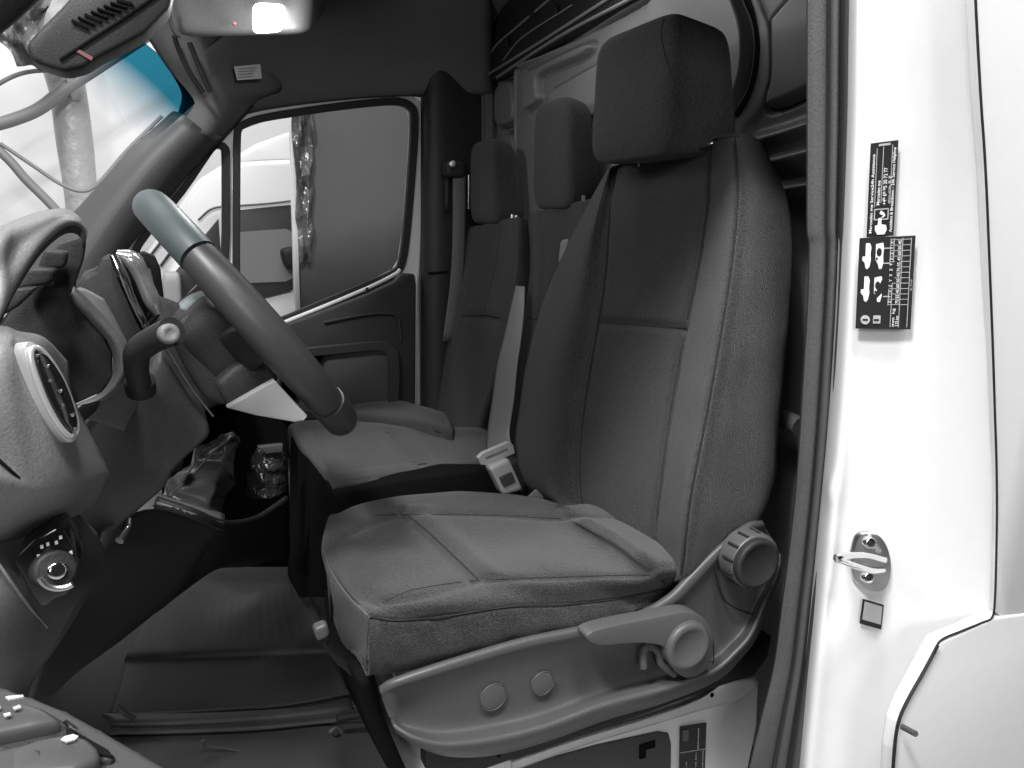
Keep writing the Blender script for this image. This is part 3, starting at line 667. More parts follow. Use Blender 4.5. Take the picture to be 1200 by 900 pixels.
# ================================================================ DRIVER SEAT
ds = thing('driver_seat', 'large grey fabric driver seat nearest the open doorway', 'seat', (.55, 1.1, FZ))
cols = dict(
 A=[(709, 207), (684, 250), (657, 305), (629, 372), (609, 435), (602, 490), (598, 535), (618, 570), (680, 618)],
 B=[(713, 203), (697, 250), (680, 305), (660, 375), (642, 440), (632, 495), (628, 540), (642, 578), (695, 626)],
 C=[(722, 200), (714, 250), (710, 310), (702, 377), (690, 440), (682, 500), (679, 550), (682, 590), (712, 634)],
 D=[(785, 182), (775, 240), (762, 310), (752, 380), (742, 440), (735, 500), (728, 555), (728, 605), (745, 652)],
 E=[(832, 171), (828, 240), (818, 310), (803, 385), (792, 445), (782, 505), (775, 560), (768, 615), (772, 662)],
 F=[(860, 165), (864, 225), (858, 300), (845, 385), (834, 450), (822, 515), (810, 575), (803, 628), (798, 674)],
 G=[(881, 165), (897, 225), (896, 300), (888, 385), (878, 450), (868, 515), (858, 575), (845, 625), (825, 668)],
 H=[(897, 177), (922, 232), (929, 300), (924, 385), (916, 450), (910, 515), (906, 565), (888, 610), (850, 655)])
xs = [.83, .80, .785, .77, .755, .74, .725, .715, .715]
rings = []
for i in range(9):
    x = xs[i]
    k_ = [.35, .6, .8, 1, 1, 1, 1, .9, .8][i]; pf = PX(*cols['F'][i], x-.05*k_-.005)
    ring = [PX(*cols['A'][i], x+.03+.03*k_), PX(*cols['B'][i], x-.026*k_), PX(*cols['C'][i], x+.005), PX(*cols['D'][i], x+.012), PX(*cols['E'][i], x+.003), pf,
            PY(*cols['G'][i], pf.y+.004), PY(*cols['H'][i], pf.y+.03)]
    h = ring[-1]; a0 = ring[0]
    ring += [h+Vector((.02, .07, 0)), Vector((h.x+.03, (h.y+a0.y)/2, h.z)), Vector((max(h.x, a0.x+.02)+.0, a0.y-.05, a0.z))]
    rings.append(ring)
PF = [r[5] for r in rings]
def capring(r, k, dz):
    c = sum(r, Vector())/len(r); return [c+(p-c)*k+Vector((0, 0, dz)) for p in r]
full = [capring(rings[0], .1, .016), capring(rings[0], .86, .012), capring(rings[0], .97, .008)]+rings+[capring(rings[-1], .85, -.02), capring(rings[-1], .5, -.03), capring(rings[-1], .1, -.03)]
def dbk(u, v):
    u -= 3
    d = 0
    if -.5 < u < 9:
        d -= .006*G(v, 2, .04)+.006*G(v, 4, .04)
        d -= .004*G(v, 5.0, .03)
        if 2 < v < 4: d -= .016*G(u, 3.0, .05)
        if 2 <= v <= 4: d += .007*abs(math.sin((v-2)*math.pi/2))**.5*(1 if u > 3 else .7)
    d += .0016*noise.noise(Vector((u*1.3, v*1.3, 0)))
    return d
surf('backrest', full, [FAB, FABD], ds, 14, 14, closed=True, disp=dbk, capends=True, mats=lambda u, v: 1 if 2 < v < 4 else 0)
tube('piping', [p+Vector((-.0005, -.0005, 0)) for p in PF], .0012, mat('seam_thread', .02, .9), ds, sides=6, n=8)
bko = [o for o in ds.children if o.name.startswith('backrest') and 'knob' not in o.name]
TH = MATS['seam_thread']
drape('seam', bko, [(715, 214), (713, 260), (709, 320), (701, 377), (690, 440), (682, 500), (679, 550), (682, 590)], .0011, TH, ds)
drape('seam', bko, [(829, 180), (828, 240), (818, 310), (803, 385), (792, 445), (782, 505), (775, 560), (769, 610)], .0011, TH, ds)
drape('seam', bko, [(702, 377), (730, 380), (770, 383), (803, 386)], .0018, TH, ds)
hro = headrest(ds, .732, .90, .968, 1.222, 1.228, 1.448, FABK, p=7, lean=.008, taper=.006, back=.035, cheek=0)
drape('headrest_seam', [hro], [(778, 22), (775, 42), (780, 67), (788, 90), (797, 122), (803, 150)], .0009, TH, ds)
for (x, y) in ((752, 182), (819, 170)):
    tube('headrest_post', [PX(x, y+14, .84), PX(x, y-14, .845)], .007, CHR, ds, sides=12, smoothpath=False)
for (x, y) in ((745, 189), (833, 170)):
    pass
hexa('post_guide', [PX(x, y, .80) for x, y in ((728, 188), (766, 181), (766, 185), (728, 192))]+[PX(x, y, .86) for x, y in ((728, 188), (766, 181), (766, 185), (728, 192))], SIL, ds, 6)
hexa('post_guide', [PX(x, y, .80) for x, y in ((790, 176), (838, 165), (838, 169), (790, 181))]+[PX(x, y, .86) for x, y in ((790, 176), (838, 165), (838, 169), (790, 181))], SIL, ds, 6)
# cushion rings front -> rear
CU = [ # nb, ns, ni, m, fi, fe ; heights
 dict(nb=(431, 789), ns=(428, 768), ni=(412, 762), m=(400, 748), fi=(395, 727), fe=(393, 702), z=.50, Y=.89),
 dict(nb=(431, 791), ns=(431, 745), ni=(408, 730), m=(393, 710), fi=(389, 690), fe=(388, 668), z=.56, Y=.875),
 dict(nb=(434, 792), ns=(433, 723), ni=(411, 701), m=(391, 673), fi=(377, 644), fe=(384, 611), z=.605, Y=.872),
 dict(nb=(470, 786), ns=(468, 727), ni=(444, 706), m=(416, 668), fi=(398, 632), fe=(400, 600), z=.625, Y=.870),
 dict(nb=(530, 770), ns=(530, 721), ni=(498, 698), m=(462, 655), fi=(436, 614), fe=(425, 590), z=.628, Y=.870),
 dict(nb=(596, 752), ns=(598, 711), ni=(560, 681), m=(518, 641), fi=(477, 603), fe=(462, 582), z=.615, Y=.870),
 dict(nb=(655, 740), ns=(668, 708), ni=(630, 678), m=(585, 641), fi=(540, 603), fe=(520, 577), z=.612, Y=.870),
 dict(nb=(715, 725), ns=(722, 702), ni=(697, 676), m=(648, 640), fi=(600, 605), fe=(578, 577), z=.607, Y=.870),
 dict(nb=(752, 712), ns=(757, 695), ni=(752, 675), m=(705, 641), fi=(655, 608), fe=(632, 584), z=.603, Y=.870),
 dict(nb=(778, 703), ns=(782, 690), ni=(774, 665), m=(732, 634), fi=(684, 606), fe=(660, 592), z=.62, Y=.870)]
rings = []
for c in CU:
    ns = PY(*c['ns'], c['Y']); z = c['z']
    r = [PY(*c['nb'], c['Y']+.012), ns, PZ(*c['ni'], z), PZ(*c['m'], z-.004), PZ(*c['fi'], z), PZ(*c['fe'], z+.004)]
    fe = r[-1]; r += [fe+Vector((.0, .03, -.05)), fe+Vector((0, .01, -.13)), Vector(((r[0].x+fe.x)/2, (r[0].y+fe.y)/2, r[0].z-.005))]
    rings.append(r)
last = rings[-1]
full = [capring(rings[0], .1, 0), capring(rings[0], .7, -.005)]+rings+[[p+Vector((.06, 0, -.01)) for p in last], [p*1 for p in capring([q+Vector((.08, 0, -.02)) for q in last], .7, 0)]]
tube('piping', [r[1]+Vector((0, -.0005, .0003)) for r in rings[2:]], .0011, MATS['seam_thread'], ds, sides=6, n=8)
def dcu(u, v):
    u -= 2; d = 0
    if 2 < v < 4.3: d -= .012*G(u, 5.0, .10)
    if 2 < v < 4.3 and u > 5: d += .006*G(u, 5.35, .22)
    if 2 < v < 4.1: d += .016*G(u, 8.7, .40)*sm(v-2, .4)*sm(4.1-v, .4)
    d -= .0035*G(v, 1, .035)*(u > 1.8)
    if u > 3: d -= .004*G(v, 2, .1)+.005*G(v, 4, .1)
    if 0 < v < 1: d += .002*noise.noise(Vector((u*2.5, v*5, 3)))-.001*math.sin(u*9+v*5)*(v < .9)
    d -= .003*G(u, 2, .05)*(1 < v < 5.5)
    d += .0022*noise.noise(Vector((u*1.2, v*1.4, 9)))
    return d
cuo = surf('seat_cushion', full, [FAB, FABD], ds, 14, 14, closed=True, disp=dcu, capends=True, mats=lambda u, v: 0)
drape('seam', [cuo], [(478, 604), (500, 622), (525, 645), (545, 664), (560, 679)], .0014, TH, ds)
drape('seam', [cuo], [(452, 705), (475, 694), (507, 687), (560, 680), (640, 677), (700, 675), (763, 673)], .0008, TH, ds)
drape('seam', [cuo], [(440, 604), (478, 603), (540, 603), (600, 605), (657, 608)], .0009, TH, ds)
drape('seam', [cuo], [(433, 724), (431, 745), (430, 770), (430, 786)], .0009, TH, ds)
drape('front_piping', [cuo], [(433, 723), (415, 706), (397, 684), (386, 664), (379, 645)], .0007, mat('piping_pale', .16, .7), ds)
# side trim shell
TR = [ # T, Tr, M, Br, B
 [(445, 806), (447, 814), (452, 828), (459, 846), (466, 858)],
 [(460, 797), (466, 806), (474, 830), (482, 858), (492, 874)],
 [(500, 783), (506, 794), (512, 828), (520, 864), (528, 885)],
 [(560, 764), (562, 777), (568, 818), (578, 856), (580, 883)],
 [(617, 748), (618, 761), (625, 802), (636, 842), (642, 867)],
 [(690, 733), (690, 746), (694, 782), (702, 818), (708, 843)],
 [(745, 719), (745, 733), (755, 765), (770, 800), (778, 822)],
 [(782, 699), (788, 712), (812, 748), (830, 782), (840, 796)],
 [(808, 673), (816, 686), (838, 728), (862, 756), (870, 768)],
 [(832, 649), (839, 660), (855, 704), (877, 738), (886, 746)],
 [(854, 630), (858, 640), (872, 676), (892, 706), (900, 712)],
 [(876, 614), (880, 622), (893, 648), (908, 672), (914, 676)],
 [(893, 611), (896, 618), (904, 632), (912, 648), (916, 652)]]
ctrl = []
for i, (T, Tr, M, Br, B) in enumerate(TR):
    e = .02 if i in (0, len(TR)-1) else (.006 if i == 1 else 0)
    mid = lambda a, b, k: (a[0]+(b[0]-a[0])*k, a[1]+(b[1]-a[1])*k)
    dp = .006 if i in (5, 6) else 0
    ctrl.append([PY(*T, .87), PY(*T, .812+e), PY(*mid(T, Tr, .6), .802+e), PY(*mid(Tr, M, .15), .812+e), PY(*M, .820+e+dp), PY(*mid(M, Br, .8), .818+e+dp), PY(*mid(Br, B, .12), .796+e), PY(*mid(Br, B, .4), .783+e), PY(*mid(Br, B, .8), .792+e), PY(*B, .815+e), PY(*mid(Br, B, .95), .88)])
tr = surf('side_trim', ctrl, PLT, ds, 8, 8, thick=.004)
for (x, y, r) in ((578, 817, .0195), (636, 801, .0175)):
    c = PY(x, y, .8135)
    bm = bmesh.new(); R_ = [[], []]
    tube('blanking_ring', [c+Vector((math.cos(a)*r, 0, math.sin(a)*r)) for a in [k*2*math.pi/40 for k in range(41)]], .0008, PLA, tr, sides=6, n=2)
    disc('blanking_cap', c+Vector((0, -.0005, 0)), (0, -1, 0), r-.001, .004, PLT, tr, .001)
# trim joint lines
tube('trim_seam', [PY(x, y, .803) for x, y in ((776, 706), (800, 712), (822, 724), (834, 745), (836, 775), (828, 800))], .001, BLK, tr, sides=6)
tube('trim_seam', [PY(x, y, .803) for x, y in ((833, 652), (838, 668), (843, 690), (852, 706), (870, 716), (882, 720))], .0012, BLK, tr, sides=6)
# recline lever + cap
lv = [(687, 747), (694, 740), (720, 733), (760, 725), (795, 718), (815, 718), (830, 730), (836, 750), (834, 775), (822, 790), (805, 795), (790, 785), (781, 765), (776, 757), (750, 754), (720, 756), (703, 757), (692, 753)]
lever = yslab('height_lever', lv, .772, .026, PLT, ds, .005, round_=2)
disc('lever_cap', PY(809, 759, .762), (-.05, -1, 0), .0375, .02, PLT, lever, .006, inset=.004)
tube('lever_spring_arm', [PY(x, y, .79) for x, y in ((754, 782), (754, 762), (762, 757), (771, 764), (775, 778), (790, 790))], .006, PLA, lever, sides=10)
# backrest knob
kn = disc('backrest_knob', PY(890, 662, .745), (-.08, -1, .0), .0375, .012, PLD, ds, .004, inset=.003)
disc('knob_grip', PY(887, 659, .757), (-.08, -1, .0), .0425, .034, PLT, kn, .006)
for k in range(12):
    a = math.radians(20+k*30); c = PY(887, 659, .757)
    p0 = c+Vector((math.cos(a)*.0423, .006, math.sin(a)*.0423)); tube('grip_notch', [p0, p0+Vector((0, .02, 0))], .0022, BLK, kn, sides=8, smoothpath=False)
# under-trim rail and black gap
yslab('seat_rail', [(500, 876), (560, 884), (700, 848), (850, 790), (905, 745), (900, 770), (884, 792), (840, 806), (720, 850), (620, 884), (560, 905), (500, 905)], .86, .03, PLD, ds, .003)
# white seat box
sb = yslab('seat_box', [(520, 905), (530, 902), (560, 898), (600, 890), (680, 862), (760, 838), (810, 822), (850, 806), (874, 796), (886, 793), (890, 800), (888, 850), (876, 910), (866, 1000), (520, 1000)], .885, .4, WHT, ds, .006)
yslab('access_panel', [(588, 910), (600, 902), (700, 874), (772, 858), (784, 860), (787, 872), (786, 960), (590, 960)], .881, .008, PLA, sb, .002)
yslab('panel_slot', [(750, 874), (768, 868), (768, 876), (757, 879), (757, 888), (750, 890)], .8785, .004, DEEP, sb, 0)
fold = surf('box_flange', [[PY(600, 893, .86), PY(680, 866, .86), PY(760, 842, .86), (PY(820, 820, .86)), PY(850, 800, .862), PY(884, 793, .868)], [PY(600, 903, .872), PY(680, 874, .872), PY(760, 850, .872), (PY(820, 832, .874)), PY(862, 820, .88), PY(889, 800, .882)]], WHD, sb, 4, 4, thick=.003)
Q3 = frame4([(797, 852), (828, 847), (826, 905), (796, 910)], [.884]*4)
s3 = slab('rating_sticker', [lift(p, .005) for p in Q3], .0006, LBL, sb, 0, label='black rating sticker with white print')
L3 = [txt(Q3, 'MERCEDES', .72, .50, .08, .0036, s3), txt(Q3, 'ACHTUNG WARNING', .92, 1.0, .55, .0030, s3), txt(Q3, 'A910 541', .65, 1.0, .58, .003, s3), txt(Q3, 'Li-Ion 12V', .28, .98, .72, .003, s3),
      bar(Q3, 0, .515, 1, .53, s3, PRG, d=.0065), bar(Q3, .1, .08, .32, .30, s3, mat('print_mid', .12, .6), d=.0065)]
merge_named('lettering', L3, s3)
for (x, y) in ((585, 885), (602, 877), (835, 815)):
    disc('box_hole', PY(x, y, .8575), (0, -1, 0), .004, .004, DEEP, sb, .0005, seg=16)
# slide bar grip under the cushion
hexp('slide_grip', [(367, 738), (384, 731), (388, 746), (372, 754)], .95, .02, PLT, ds, 4); tube('slide_bar', [PY(380, 750, .97), PY(400, 775, .98), PY(430, 800, .99)], .006, BLK, ds)
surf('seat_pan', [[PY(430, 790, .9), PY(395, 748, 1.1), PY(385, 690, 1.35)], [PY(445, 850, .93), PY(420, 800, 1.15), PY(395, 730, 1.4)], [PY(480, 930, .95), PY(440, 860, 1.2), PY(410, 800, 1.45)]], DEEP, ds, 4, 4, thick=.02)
disc('pivot_cap', PY(783, 674, .84), (-.3, -1, .2), .015, .02, PLD, ds, .006)

# ================================================================ PASSENGER BENCH
bn = thing('passenger_bench', 'dark double passenger bench with two backrests beyond the driver seat', 'bench seat', (.6, 1.8, FZ))
def back(name, A_, B_, C_, D_, E_, x_, par, mt_=FABD, groove=None):
    rings = []
    n = len(A_)
    for i in range(n):
        x = x_[i]
        r = [PX(*A_[i], x+.05), PX(*B_[i], x-.015), PX(*C_[i], x), PX(*D_[i], x-.02), PX(*E_[i], x+.05)]
        r += [r[-1]+Vector((.05, .01, 0)), r[0]+Vector((.06, -.02, 0))]; rings.append(r)
    full = [capring(rings[0], .1, .012), capring(rings[0], .75, .01)]+rings+[capring(rings[-1], .7, -.02)]
    def dd(u, v):
        u -= 2; d = -.004*G(v, 1.3, .06)-.004*G(v, 2.8, .06)
        if groove is not None and 1.3 < v < 2.8: d -= .009*G(u, groove, .05)
        return d+.0015*noise.noise(Vector((u*2, v*2, 5)))
    return surf(name, full, mt_, par, 9, 10, closed=True, disp=dd, capends=True)
back('backrest', [(548, 273), (537, 320), (520, 370), (505, 420), (494, 462), (500, 500)], [(556, 270), (549, 320), (536, 370), (522, 420), (511, 465), (515, 505)],
     [(584, 264), (580, 320), (567, 372), (552, 425), (540, 470), (535, 510)], [(608, 260), (606, 320), (598, 375), (582, 430), (566, 480), (556, 515)], [(618, 260), (622, 320), (617, 375), (602, 430), (585, 480), (570, 520)], [.87, .85, .83, .81, .79, .78], bn, groove=2.0)
back('backrest', [(621, 257), (622, 310), (616, 365), (604, 420), (592, 470), (582, 520)], [(626, 254), (630, 310), (624, 365), (612, 420), (600, 470), (590, 520)],
     [(660, 247), (662, 310), (655, 370), (643, 425), (630, 475), (620, 525)], [(692, 240), (700, 310), (695, 370), (685, 425), (670, 475), (660, 525)], [(706, 238), (718, 310), (714, 370), (702, 425), (690, 475), (680, 530)], [.87, .85, .83, .81, .79, .78], bn, groove=2.1)
bks = [o for o in bn.children if o.name.startswith('backrest')]
drape('seam', bks, [(586, 266), (582, 300), (575, 335), (566, 368)], .0012, TH, bn); drape('seam', bks, [(541, 369), (556, 370), (566, 369), (585, 372)], .0022, TH, bn); drape('seam', bks, [(618, 372), (640, 376)], .0022, TH, bn)
headrest(bn, .852, .955, 1.87, 2.085, 1.125, 1.36, FABK, p=6, lean=.0, taper=.012, cheek=0)
headrest(bn, .852, .955, 1.475, 1.68, 1.158, 1.41, FABK, p=6, lean=.0, taper=.012, cheek=0)
for (x, y, r) in ((585, 262, 5), (600, 260, 5), (605, 261, 5), (650, 246, 5), (683, 238, 6)):
    tube('headrest_post', [PX(x, y+6, .885), PX(x, y-8, .89)], .005, CHR, bn, sides=10, smoothpath=False)
hexa('adjuster_tab', [PX(x, y, .83) for x, y in ((657, 282), (667, 279), (661, 304), (654, 308))]+[PX(x, y, .85) for x, y in ((657, 282), (667, 279), (661, 304), (654, 308))], BEL, bn, 5)
# cushions
BZ = .56
rows = []
for (a, b, c, d, z) in (((386, 580), (375, 558), (352, 530), (338, 503), BZ-.05), ((390, 571), (374, 545), (352, 518), (342, 499), BZ), ((400, 566), (392, 540), (375, 515), (358, 495), BZ+.015), ((470, 556), (452, 535), (432, 515), (410, 494), BZ+.012), ((525, 549), (505, 532), (485, 515), (465, 497), BZ+.008), ((572, 543), (555, 530), (540, 517), (520, 502), BZ+.012), ((620, 540), (600, 528), (585, 516), (560, 504), BZ+.01)):
    pa = PZ(*a, z); rows.append([pa+Vector((.0, .02, -.035)), pa+Vector((0, -.006, -.02)), pa, PZ(*b, z+.004), PZ(*c, z+.004), PZ(*d, z), PZ(*d, z)+Vector((0, .02, -.1))])
def dbc(u, v):
    d = 0
    if u > 1.7 and 2.35 < v < 4.6: d -= .008*sm(u-1.7, .35)*sm(v-2.35, .3)*sm(4.6-v, .3)*(1-.9*G(u, 3.95, .22))+.006*G(u, 3.55, .07)
    return d-.003*G(v, 1.9, .08)
bco = surf('bench_cushion', rows, FAB, bn, 10, 10, disp=dbc, thick=.01)
drape('seam', [bco], [(438, 523), (449, 533), (462, 544)], .0028, TH, bn, off=.007); drape('seam', [bco], [(372, 512), (392, 505), (420, 504), (450, 507), (500, 510)], .002, TH, bn, off=.007)
drape('seam', [bco], [(372, 512), (384, 535), (402, 556), (430, 552), (480, 543), (540, 534)], .002, TH, bn, off=.007); drape('cushion_piping', [bco], [(346, 506), (358, 524), (374, 546), (391, 569)], .0016, mat('piping_pale', .16, .7), bn, off=.007)
yslab('cushion_base', [(391, 578), (470, 562), (560, 550), (620, 545), (620, 700), (440, 700), (400, 640), (393, 600)], 1.5, .1, DEEP, bn, .01)  # near-black colour paints the shadow on the near side of the bench
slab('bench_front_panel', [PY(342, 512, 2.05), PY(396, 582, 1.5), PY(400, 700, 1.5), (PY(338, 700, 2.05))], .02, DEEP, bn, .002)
rows = []
for (a, b, c, z) in (((398, 490), (395, 478), (395, 468), BZ-.01), ((412, 489), (410, 478), (415, 468), BZ+.03), ((450, 492), (452, 480), (455, 469), BZ+.03), ((490, 498), (495, 488), (480, 474), BZ+.03), ((530, 508), (530, 500), (520, 485), BZ+.03)):
    pa = PZ(*a, z); rows.append([pa+Vector((0, 0, -.06)), pa, PZ(*b, z), PZ(*c, z), PZ(*c, z)+Vector((0, .02, -.08))])
surf('outer_cushion', rows, FABK, bn, 7, 7, thick=.008)
hexa('cushion_tray', [PZ(x, y, BZ+.03) for x, y in ((478, 480), (498, 490), (534, 506), (512, 508))]+[PZ(x, y, BZ) for x, y in ((478, 480), (498, 490), (534, 506), (512, 508))], BLK, bn, 8)
surf('outer_webbing', [[PX(500, 493, .76), PX(503, 491, .76)], [PX(530, 507, .77), PX(534, 504, .77)]], BEL, bn, 3, 2, thick=.003)
# centre seat belt and buckle (thing of its own)
cb = thing('centre_seat_belt', 'pale grey centre seat belt latched into its buckle', 'seat belt', PY(592, 575, 1.33))
surf('webbing', [[PX(x0, y0, X_), PX((x0+x1)/2, (y0+y1)/2, X_-.004), PX(x1, y1, X_)] for x0, y0, x1, y1, X_ in ((605, 335, 615, 336, .81), (599, 360, 614, 362, .785), (590, 400, 610, 400, .765), (583, 428, 606, 428, .755), (577, 470, 602, 468, .745), (571, 510, 597, 503, .735), (570, 531, 598, 516, .72), (572, 538, 600, 524, .715))], BEL, cb, 6, 4, thick=.003)
surf('dark_webbing', [[PX(x0, y0, X_), PX(x1, y1, X_)] for x0, y0, x1, y1, X_ in ((535, 515, 554, 514, .75), (548, 528, 566, 524, .74), (565, 544, 575, 534, .72))], BELD, cb, 4, 3, thick=.003)
q = [(561, 537), (566, 532), (596, 519), (601, 522), (603, 531), (598, 533), (571, 545), (564, 544)]
holed('tongue', q, [[(568, 536), (594, 525), (597, 529), (571, 540)]], 1.27, .012, BUK, cb, .001, r=0)
bk = hexp('buckle', [(574, 549), (597, 538), (613, 574), (590, 581)], 1.25, .03, BUK, cb, 14)
hexp('release_button', [(585, 560), (600, 553), (605, 565), (591, 572)], 1.246, .01, mat('buckle_button', .05, .5), bk, 12)
yslab('buckle_stem', [(600, 545), (606, 542), (616, 566), (612, 578)], 1.27, .02, BLK, cb, .002)
yslab('webbing_end', [(617, 585), (629, 574), (637, 582), (636, 588)], 1.25, .006, BEL, cb, .001)

# ================================================================ DASHBOARD
db = thing('dashboard', 'grey grained dashboard with instrument hood and end air vent', 'dashboard', (-.15, 1.3, .7))
# instrument hood shell: outer side
R0 = [(-30, 430, 0.82), (0, 372, 0.83), (18, 335, 0.86), (45, 293, 0.89), (68, 270, 0.92), (84, 263, 0.945), (96, 268, 0.97), (100, 282, 0.99)]
O0 = [(-30, 300, 0.86), (0, 275, 0.87), (20, 265, 0.89), (42, 257, 0.91), (62, 251, 0.93), (78, 250, 0.955), (92, 257, 0.975), (101, 270, 0.995)]
M0 = [(-30, 360, 0.84), (0, 318, 0.85), (14, 297, 0.87), (44, 272, 0.895), (66, 258, 0.92), (82, 255, 0.945), (95, 261, 0.97), (101, 275, 0.992)]
K0 = [(-30, 270, .95), (0, 266, .95), (20, 258, .97), (42, 250, .98), (62, 246, .99), (78, 246, 1.0), (92, 254, 1.01), (101, 268, 1.02)]
surf('instrument_hood', [[PY(*q) for q in K0], [PY(*q) for q in O0], [PY(*q) for q in M0], [PY(*q) for q in R0],
   [PY(x-2, y+9, Y_+.05) for x, y, Y_ in R0]], [PLL, PLD], db, 8, 8, thick=.002, mats=lambda u, v: 1 if u > 3 else 0)
# cavity wall
CV = [(-30, 440), (0, 385), (25, 345), (50, 305), (70, 285), (92, 278), (100, 286), (97, 305), (88, 330), (88, 352), (100, 372), (120, 392), (131, 415), (131, 440), (118, 460), (92, 472), (70, 480), (-30, 500)]
yslab('hood_cavity', CV, 1.06, .02, PLD, db, .002)
surf('cavity_floor', [[PY(-20, 450, 1.04), PY(20, 420, 1.05), PY(50, 395, 1.055)], [PY(-20, 480, .9), PY(30, 470, .95), PY(80, 478, 1.0)]], PLD, db, 4, 4)
hexp('instrument_lens', [(52, 291), (80, 294), (77, 314), (42, 318)], 1.03, .02, PLD, db, 5)
hexp('instrument_lens', [(30, 312), (69, 314), (62, 332), (15, 342)], 1.02, .03, PLD, db, 5)
yslab('cavity_ledge', [(0, 372), (20, 360), (45, 336), (30, 337), (12, 340), (-10, 372)], 1.0, .02, PLD, db, .003)
# pale lip curving right of the cavity
LIP = [(84, 345), (92, 358), (110, 378), (128, 398), (136, 418), (135, 440), (122, 460), (98, 472), (80, 480)]
LIPO = [(86, 336), (103, 352), (126, 376), (146, 402), (153, 424), (146, 446), (124, 467), (100, 479), (80, 486)]
surf('cavity_lip', [[PY(x-3, y, 1.07) for x, y in LIP], [PY(x, y, 1.045) for x, y in LIP], [PY((x+a)/2, (y+b)/2, 1.035) for (x, y), (a, b) in zip(LIP, LIPO)], [PY(a, b, 1.05) for a, b in LIPO], [PY(a+1, b+1, 1.09) for a, b in LIPO]], PLL, db, 4, 8, thick=.002)
# dash face right of the lip
surf('centre_fascia', [[PY(x, y, Y_) for x, y, Y_ in r] for r in (
   [(86, 342, 1.10), (95, 338, 1.25), (120, 350, 1.35)], [(100, 362, 1.10), (115, 365, 1.2), (140, 385, 1.35)], [(128, 395, 1.09), (145, 402, 1.15), (160, 425, 1.3)],
   [(137, 425, 1.08), (155, 432, 1.12), (185, 455, 1.25)], [(130, 460, 1.07), (160, 470, 1.12), (200, 490, 1.25)], [(90, 485, 1.04), (130, 500, 1.1), (190, 520, 1.2)])], PLL, db, 5, 5, thick=.004)
yslab('fascia_gap', [(82, 490), (95, 478), (117, 473), (112, 482), (92, 500)], 1.0, .02, DEEP, db, .001)
# knee panel under the column
kp = [(60, 560), (100, 505), (118, 482), (140, 470), (158, 455), (172, 440), (188, 415), (200, 432), (222, 468), (246, 498), (246, 512), (228, 528), (206, 548), (192, 574), (176, 588), (160, 602), (142, 618), (124, 634), (90, 640), (70, 620)]
yslab('knee_panel', kp, 1.12, .14, PLA, db, .012)
# near end of the dash with vent
ne = surf('dash_end', [[PY(x, y, Y_) for x, y, Y_ in r] for r in (
   [(-60, 372, .86), (0, 382, .84), (20, 390, .84), (50, 397, .86), (78, 425, .90)],
   [(-60, 400, .78), (0, 402, .77), (18, 405, .78), (50, 425, .80), (82, 462, .84)],
   [(-60, 460, .75), (0, 470, .75), (30, 485, .76), (66, 498, .78), (102, 505, .83)],
   [(-60, 530, .76), (0, 535, .755), (35, 555, .76), (80, 560, .78), (125, 552, .84)],
   [(-60, 580, .77), (0, 572, .76), (40, 583, .77), (80, 580, .80), (122, 562, .86)],
   [(-60, 625, .82), (0, 622, .81), (35, 612, .82), (75, 600, .85), (118, 575, .90)],
   [(-60, 640, .9), (0, 640, .9), (35, 630, .9), (75, 612, .94), (110, 590, .97)])], PLL, db, 8, 8, thick=.004)
tube('end_cap_joint', [PY(x, y, Y_) for x, y, Y_ in ((-20, 522, .752), (5, 545, .752), (25, 562, .757), (45, 577, .768), (62, 580, .78), (52, 596, .80), (42, 610, .82))], .0016, DEEP, db, sides=6)
# vent: tilted ellipse
vc = PY(50, 460, .775); va = Vector((.72, -.69, .12)).normalized()
# ellipse axes fitted from its outline on a tilted plane
def onplane(px, py, c, n): d = ray(px, py); return CAM+d*((c-CAM).dot(n)/d.dot(n))
vpix = [(22, 402), (33, 404), (47, 420), (62, 445), (74, 475), (81, 500), (80, 515), (71, 518), (57, 503), (41, 475), (27, 440), (20, 415)]
P_ = [onplane(x, y, vc, va) for x, y in rs(vpix, 4)]
vent = slab('air_vent_ring', [p-va*.004 for p in P_], .014, SATN, db, .003, dirv=tuple(va))
cen = sum(P_, Vector())/len(P_)
slab('vent_face', [cen+(p-cen)*.76+va*.0145 for p in P_], .003, GLS, vent, .001, dirv=tuple(va))
for k in range(-3, 4):
    d = Vector((0, 0, 1))*(k*.011)+Vector((.0, .0, 0)); 
    ax = (onplane(24, 410, vc, va)-onplane(76, 508, vc, va)).normalized(); sd = va.cross(ax).normalized()
    c = cen+ax*(k*.0125)+va*.0175
    tube('vent_glint', [c+sd*(.002 if k % 2 else -.003), c+sd*(.004 if k % 2 else 0)+va*.002], .0014, PLT if k % 2 else SIL, vent, sides=8, smoothpath=False)  # silver and pale bumps added as glints on the vent face
tube('vent_ring_edge', [cen+(p-cen)*.87+va*.0125 for p in P_+P_[:1]], .0030, SATN, vent, sides=8, smoothpath=False)
